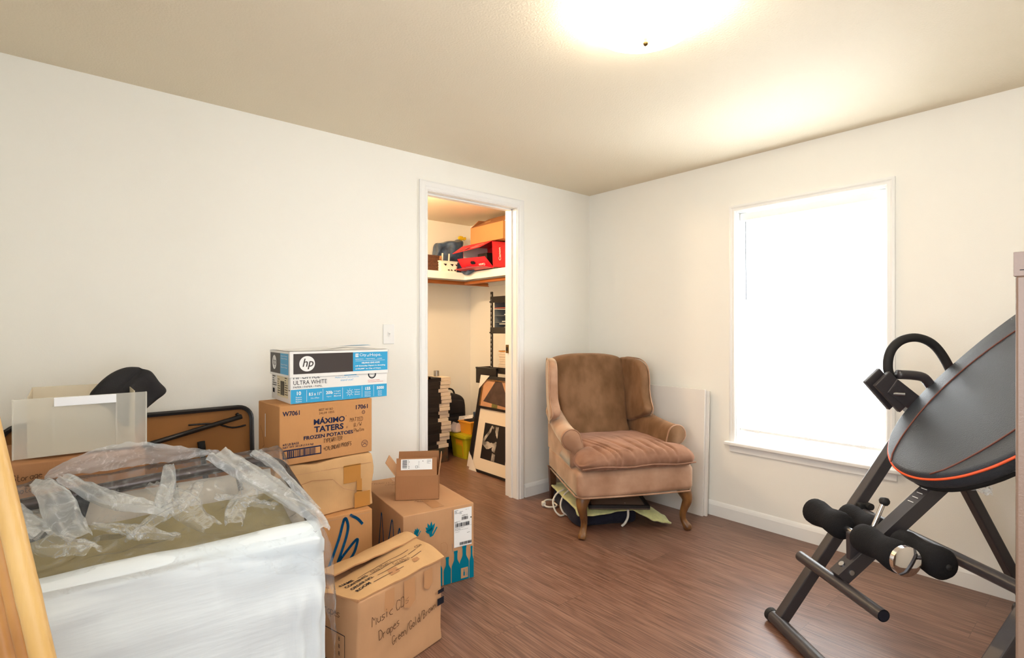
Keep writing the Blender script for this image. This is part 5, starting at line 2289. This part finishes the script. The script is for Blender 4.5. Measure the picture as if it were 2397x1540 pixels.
# shelving rack with slotted post
RK = thing('metal_rack', 'black slotted metal shelving rack inside the closet', 'shelving rack', (-.325, .30, 0), 0)
m = None
D = .59
for (x, y) in ((0, D), (0, 0), (.28, D), (.28, 0)):
    m = MB()
    m.slab((x - .0, y, 0), (x, y - .030 if y else y + .03, 0), (x, y - .03 if y else y + .03, 1.555), (x, y, 1.555), .0025, M['blackmetal'])
    m.slab((x, y, 0), (x + (.03 if x == 0 else -.03), y, 0), (x + (.03 if x == 0 else -.03), y, 1.555), (x, y, 1.555), .0025, M['blackmetal'])
    if x == 0:
        f = Face(m, (0, y if y else .03, 0), (0, -1, 0), (0, 0, 1), .004)
        for k in range(38):
            z = .04 + k * .04
            f.disc(.014, z + .006, .0045, M['white'], n=10)
            f.poly([(.0115, z), (.0125, z - .010), (.0155, z - .010), (.0165, z)], M['white'])
    m.build('slotted_post', RK)
for z in (1.49, 1.215, .860, .45, .08):
    m = MB()
    m.box((-.004, 0, z - .035), (.0, D, z + .02), M['blackmetal'])
    m.box((-.012, .0, z - .034), (-.004, D, z - .020), M['blackmetal'])
    m.box((0, 0, z - .004), (.28, D, z), M['blackmetal'])
    m.box((.28, 0, z - .035), (.284, D, z + .02), M['blackmetal'])
    m.build('rack_shelf', RK)

# letter tray organiser
LT = thing('letter_tray', 'grey letter tray stack on the middle shelf of the closet rack', 'letter tray', (-.30, .62, 1.217), 0)
m = MB()
for z in (0, .06, .12, .185, .24):
    m.box((0, -.12, z), (.24, .245, z + .003), M['greygrey'])
    if z < .24:
        m.box((0, .242, z), (.24, .245, z + .06), M['greygrey'])
        m.box((.238, -.12, z), (.24, .245, z + .06), M['greygrey'])
m.build('tray_stack', LT)
for i, (z, c, y0) in enumerate(((.008, 'white', .15), (.045, 'white', .17), (.068, 'white', .13), (.128, 'white', .10), (.187, 'redpaper', .24), (.015, 'book_w', .10))):
    m = MB()
    m.box((-.005, -.10, z), (.22, y0, z + .006), M[c])
    o = m.build('paper_stack', None, (-.30, .62, 1.2172))
    tag(o, 'sheaf of papers lying in the grey letter tray' if c != 'redpaper' else 'dull red folder in the upper grey letter tray', 'papers',
        'papers in the letter tray' if c != 'redpaper' else None)
m = MB()
m.rbox((-.015, -.012, 0), (.015, .012, .05), .004, M['blackmetal'], n=2)
o = m.build('stapler', None, (-.27, .72, 1.460))
tag(o, 'small black stamp standing on top of the grey letter tray', 'stamp')

# white books on the lower rack shelf
rb = random.Random(4)
z = .861
for i in range(8):
    h = rb.choice([.018, .020, .022, .024])
    if i == 7:
        h = .008
    m = MB()
    m.box((0, -.11, 0), (.16, .11, h), M['book_w'] if i < 7 else M['book_o'])
    m.box((-.001, -.11, h - .0015), (.16, .11, h), M['book_w'] if i < 7 else M['book_o'])
    o = m.build('book', None, (-.27 + rb.uniform(-.006, .006), .735 + rb.uniform(-.008, .008) - .012 * (i > 1), z))
    z += h + .0006
    tag(o, ['book with white edges at the bottom of the pile on the rack', 'second white edged book from the bottom on the rack', 'third white edged book from the bottom on the rack',
            'fourth white edged book from the bottom on the rack', 'fourth white edged book from the top on the rack', 'third white edged book from the top on the rack',
            'white edged book right under the orange one on the rack', 'thin orange book on top of the pile on the rack'][i], 'book', 'books piled on the closet rack')

# black tray box between the rack and the wall end
m = MB()
T_ = .006
m.box((0, 0, 0), (.02, .30, .145), M['blackmetal'])
m.box((0, .294, 0), (.20, .30, .145), M['blackmetal'])
m.box((0, 0, 0), (.20, .30, .006), M['blackmetal'])
m.box((-.003, 0, .132), (.022, .303, .146), M['blackmetal'])
BX = m.build('black_tray', None, (-.352, .775, .725), 0, bevel=.002)
tag(BX, 'black framed panel resting behind the rack post in the closet', 'panel')
m = MB()
m.rbox((0, 0, 0), (.19, .16, .70), .01, M['card_d'], n=2, dens=.3)
o = m.build('cardboard_box', None, (-.318, .915, .001), 0)
tag(o, 'tall narrow brown carton hidden behind the leaning frames', 'box')


# leaning framed pictures: plane spanned by the y axis and a lean
def leaning(name, label, y0, y1, xb, h, lean, cat='picture frame'):
    """frame with its far lower corner at (xb, y0), top leaning to +x"""
    o = thing(name, label, cat, (xb, y0, 0), 0)
    n_ = math.hypot(h, lean)
    U, V = Vector((0, -1, 0)), Vector((lean, 0, h)).normalized()
    return o, U, V, (y0 - y1), n_


fo, U, V, W, Hh = leaning('framed_poster', 'large framed lampshade picture leaning in the closet', .985, .25, -.508, .80, .155)
m = MB()
Nn = U.cross(V)


def fbox(m, a0, b0, a1, b1, t0, t1, mt):
    P = []
    for t in (t0, t1):
        for a, b_ in ((a0, b0), (a1, b0), (a1, b1), (a0, b1)):
            P.append(U * a + V * b_ + Nn * t)
    m.add(P, [(3, 2, 1, 0), (4, 5, 6, 7), (0, 1, 5, 4), (1, 2, 6, 5), (2, 3, 7, 6), (3, 0, 4, 7)], mt)


fw = .030
for q in ((0, 0, W, fw), (0, Hh - fw, W, Hh), (0, 0, fw, Hh), (W - fw, 0, W, Hh)):
    fbox(m, *q, -.02, .006, M['blackframe'])
for q in ((fw, fw, W - fw, fw + .012), (fw, Hh - fw - .012, W - fw, Hh - fw), (fw, fw, fw + .012, Hh - fw)):
    fbox(m, *q, -.01, .003, M['goldframe'])
m.build('frame', fo)
m = MB()
fbox(m, fw, fw, W - fw, Hh - fw, -.012, -.004, M['poster'])
f = Face(m, U * 0 + Nn * -.004, U, V, .001)
f.poly([(.075, .585), (.46, .560), (.30, .770), (.21, .775)], M['postershade'])
f.poly([(.205, .40), (.285, .40), (.285, .572), (.205, .577)], M['postergreen'])
m.build('picture', fo, label='salmon poster of a dark lampshade')
for (a, b_, s1, s2) in ((-.002, -.002, 1, 1), (-.002, Hh + .002, 1, -1)):
    m = MB()
    P = [(a, b_), (a + .13 * s1, b_), (a, b_ + .13 * s2)]
    vs = [U * x + V * y + Nn * t for t in (.0075, .0090) for x, y in P]
    vs2 = [U * x + V * y + Nn * t for t in (.0075, -.022) for x, y in P[:1] + P[2:]]
    m.add(vs, [(0, 1, 2), (5, 4, 3), (0, 3, 4, 1), (1, 4, 5, 2), (2, 5, 3, 0)], M['cornerguard'])
    m.add(vs2, [(0, 1, 3, 2)], M['cornerguard'])
    m.build('corner_guard', fo, label='white cardboard corner guard')

fo, U, V, W, Hh = leaning('framed_photo', 'black framed photo with cream mat leaning in the closet', .880, .30, -.560, .545, .100)
Nn = U.cross(V)
m = MB()
fw = .020
for q in ((0, 0, W, fw), (0, Hh - fw, W, Hh), (0, 0, fw, Hh), (W - fw, 0, W, Hh)):
    fbox(m, *q, -.020, .008, M['blackframe'])
m.build('frame', fo)
m = MB()
fbox(m, fw, fw, W - fw, Hh - fw, -.012, -.002, M['mat_board'])
m.build('mat_board', fo, label='cream mat board')
m = MB()
f = Face(m, Nn * -.002, U, V, .001)
PX0, PX1, PZ0, PZ1 = .118, .45, .118, .420
f.rect(PX0, PZ0, PX1, PZ1, M['photoblack'])
g = M['photogrey']
f.poly([(.122, .275), (.140, .305), (.185, .355), (.215, .405), (.232, .408), (.236, .395), (.222, .375), (.215, .350), (.185, .318), (.160, .285), (.150, .262), (.128, .255)], g, 2)
f.poly([(.236, .395), (.246, .402), (.252, .390), (.240, .378)], g, 2)
f.poly([(.120, .270), (.122, .235), (.150, .222), (.185, .205), (.215, .210), (.240, .222), (.262, .235), (.275, .228), (.300, .262), (.310, .275), (.30, .285), (.262, .262), (.245, .268), (.225, .262), (.190, .270), (.155, .262)], g, 2)
f.poly([(.268, .405), (.310, .405), (.310, .310), (.300, .318), (.292, .330), (.284, .338), (.287, .345), (.278, .352), (.272, .368), (.276, .380), (.270, .392)], g, 2)
f.poly([(.262, .200), (.300, .190), (.310, .265), (.285, .255), (.262, .235), (.255, .215)], g, 2)
f.poly([(.268, .185), (.310, .178), (.310, .120), (.266, .122)], g, 2)
m.build('photo', fo, label='black and white photo of an arm and a face in profile')
m = MB()
P = [(-.002, -.002), (.11, -.002), (-.002, .12)]
m.add([U * x + V * y + Nn * t for t in (.0095, .0110) for x, y in P], [(0, 1, 2), (5, 4, 3), (0, 3, 4, 1), (1, 4, 5, 2), (2, 5, 3, 0)], M['cornerguard'])
m.add([Vector(p) for p in ((-.0, .0025, .0), (.02, .0025, 0), (.02 + .02, .0025, .12), (.02, .0025, .12))], [(0, 1, 2, 3)], M['cornerguard'])
m.build('corner_guard', fo, label='white cardboard corner guard')

# lime tub with orange bin
TB = thing('storage_tub', 'lime yellow plastic tub on the closet floor', 'storage tub', (-.275, 1.292, 0), 0)
m = MB()


def frust(m, w0, d0, w1, d1, z0, z1, mt, r=.02, hollow=None):
    def ring(w, d, z):
        pts = []
        for sx_, sy_, a0 in ((1, 1, 0), (-1, 1, 90), (-1, -1, 180), (1, -1, 270)):
            for i in range(4):
                a = R(a0 + 30 * i)
                pts.append(Vector((sx_ * (w - r) + r * math.cos(a), sy_ * (d - r) + r * math.sin(a), z)))
        return pts
    rings = [ring(w0, d0, z0), ring(w1, d1, z1)]
    if hollow:
        rings += [ring(w1 - hollow, d1 - hollow, z1), ring(w0 - hollow, d0 - hollow, z0 + hollow)]
    m.loft(rings, mt)


frust(m, .115, .115, .135, .130, 0, .205, M['tubgreen'])
m.build('tub_body', TB, smooth='auto')
m = MB()
frust(m, .150, .145, .150, .145, .196, .215, M['tubgreen'])
frust(m, .140, .135, .140, .135, .215, .226, M['tubgreen'])
m.build('lid', TB, smooth='auto')
m = MB()
f = Face(m, (-.1165, .07, .02), (0, -1, 0), (-.09, 0, 1), .003)
f.rect(.035, .0, .15, .155, M['tuborange'])
f.rect(.040, .005, .145, .100, M['tubgreen'], 2)
for k in range(6):
    f.poly([(.045 + k * .016, .100), (.055 + k * .016, .100), (.052 + k * .016, .122 + .012 * (k % 2)), (.047 + k * .016, .118)], M['tubgreen'], 2)
m.build('tub_label', TB, label='orange and green tub label')
m = MB()
frust(m, .085, .085, .105, .100, 0, .115, M['tuborange'], hollow=.004)
frust(m, .110, .105, .110, .105, .108, .116, M['tuborange'], hollow=.008)
o = m.build('orange_bin', None, (-.262, 1.250, .2275), 0, smooth='auto')
tag(o, 'small orange plastic bin on the lime tub lid', 'bin')
lump('black_pouch', (-.262, 1.248, .236), 0, .15, .13, .125, M['luggage'], .018, 9, 4, .03, label='black pouch sticking out of the orange bin', cat='pouch')
lump('blue_cloth', (-.235, 1.215, .362), 0, .08, .06, .06, M['bluebag'], .02, 12, 6, .02, label='small blue crumpled cloth on the black pouch in the orange bin', cat='cloth')
m = MB()
m.slab((-.36, 1.345, .345), (-.30, 1.20, .375), (-.29, 1.205, .405), (-.35, 1.35, .378), .003, M['white'])
f = Face(m, (-.36, 1.345, .345), Vector((.06, -.145, .03)), Vector((.01, .005, .033)), .002)
f.scribble(.01, .005, .15, .03, 3, M['grey_ink'], 1)
o = m.build('paper_card', None)
tag(o, 'printed white card lying across the orange bin', 'card')
lump('laundry_pile', (-.352, 1.372, .2275), R(20), .11, .13, .075, M['laundry'], .04, 14, 2, .03, .012, label='crumpled pale laundry on the lime tub lid', cat='laundry')

# wheeled backpack
LG = thing('wheeled_backpack', 'black wheeled backpack standing at the back of the closet', 'backpack', (-.345, 1.550, 0), R(-3))
m = MB()


def lgf(p):
    q = Vector(p)
    k = max(0, (p.z - .40) / .20)
    q.x *= 1 - .12 * k * k
    q.z -= .05 * (p.x / .17) ** 2 * max(0, k)
    q.y += .008 * nz(p.x * 10, p.z * 10)
    return q


m.rbox((-.165, -.075, .03), (.175, .085, .585), .05, M['luggage'], n=4, fn=lgf, dens=.03)
m.build('bag_body', LG, smooth=True)
m = MB()
m.rbox((-.135, -.105, .06), (.12, -.05, .36), .03, M['luggage'], n=3, dens=.05)
m.build('front_pocket', LG, smooth=True)
m = MB()
f = Face(m, (-.03, -.107, .29), (1, 0, 0), (0, 0, 1))
f.scribble(0, 0, .05, .008, 1, M['grey_ink'])
m.build('logo_patch', LG)
m = MB()
m.rbox((-.14, -.092, .38), (.14, -.05, .53), .02, M['luggage'], n=3, dens=.05, fn=lgf)
m.build('upper_pocket', LG, smooth=True)
m = MB()
m.tube(curve_pts([(-.075, 0, .565), (-.05, -.005, .61), (0, -.008, .628), (.05, -.005, .61), (.075, 0, .565)], 6), .009, M['rubber'], 10)
m.build('carry_handle', LG, smooth=True)
for x in (-.14, .15):
    m = MB()
    m.tube([(x - .014, .03, .032), (x + .014, .03, .032)], .031, M['rubber'], 18)
    m.build('wheel', LG, smooth='auto')

# pile of black boxed books with white edges on a dark crate
m = MB()
m.box((-.30, -.13, 0), (.235, .13, .13), mat('green_black_crate', (52, 58, 50), .7, var=.4, vscale=20, rgb2=(96, 66, 44)))
o = m.build('crate', None, (-.790, 1.360, 0), 0, bevel=.004)
tag(o, 'dark crate on the closet floor under the tall book pile', 'crate')
rb = random.Random(11)
z = .131
offs = [-.012, -.024, .0, -.004, .020, .012, .010, -.008, .004, -.012, .0, .002, .018, .010, .008, -.014, .004, .012, .018]
names = ['bottom', 'second', 'third', 'fourth', 'fifth', 'sixth', 'seventh', 'eighth', 'ninth', 'tenth']
N_ = 19
for i in range(N_):
    h = .0335
    m = MB()
    m.box((-.17, -.11, .0), (.0, .11, h), M['book_b'])
    m.box((.0, -.105, .0015), (.112, .105, h - .0015), M['book_w'])
    o = m.build('book', None, (-.645 + offs[i], 1.345 + rb.uniform(-.012, .012), z), R(rb.uniform(-3, 3)))
    z += h + .0004
    if i < 9:
        lb_ = names[i] + ' white edged black book from the floor end of the tall closet pile' if i else 'lowest white edged black book of the tall closet pile'
    else:
        j = N_ - 1 - i
        lb_ = names[j] + ' white edged black book from the top of the tall closet pile' if j else 'topmost white edged black book of the tall closet pile'
    tag(o, lb_, 'book', 'books in the tall closet pile')
rb = random.Random(12)
zz = .131
for i in range(8):
    h = .079
    m = MB()
    m.box((-.27, -.115, 0), (0, .115, h - .004), M['book_b'])
    m.box((-.27, -.116, h - .004), (.002, .116, h), M['card_o'] if i in (0, 1, 7) else M['book_b'])
    o = m.build('binder', None, (-.822, 1.345, zz), 0)
    zz += h + .0006
    tag(o, 'black binder in the stack left of the tall book pile', 'binder', 'black binders beside the tall book pile')
m = MB()
for a, b_ in (((-.17, -.12), (.12, -.095)), ((-.17, .095), (.12, .12)), ((-.17, -.12), (-.145, .12)), ((.095, -.12), (.12, .12))):
    m.box((a[0], a[1], 0), (b_[0], b_[1], .018), M['card_o'])
m.box((-.15, -.1, 0), (.1, .1, .006), M['book_w'])
o = m.build('wooden_frame', None, (-.865, 1.345, zz + .001), 0)
tag(o, 'orange wooden frame lying on the black binders', 'frame')
m = MB()
m.lathe([(.001, 0), (.026, 0), (.026, .05), (.023, .05), (.023, .004), (.001, .004)], M['steel'], n=20)
o = m.build('metal_tin', None, (-.575, 1.40, z + .001), 0, smooth='auto')
tag(o, 'small shiny metal tin on top of the tall closet pile', 'tin')
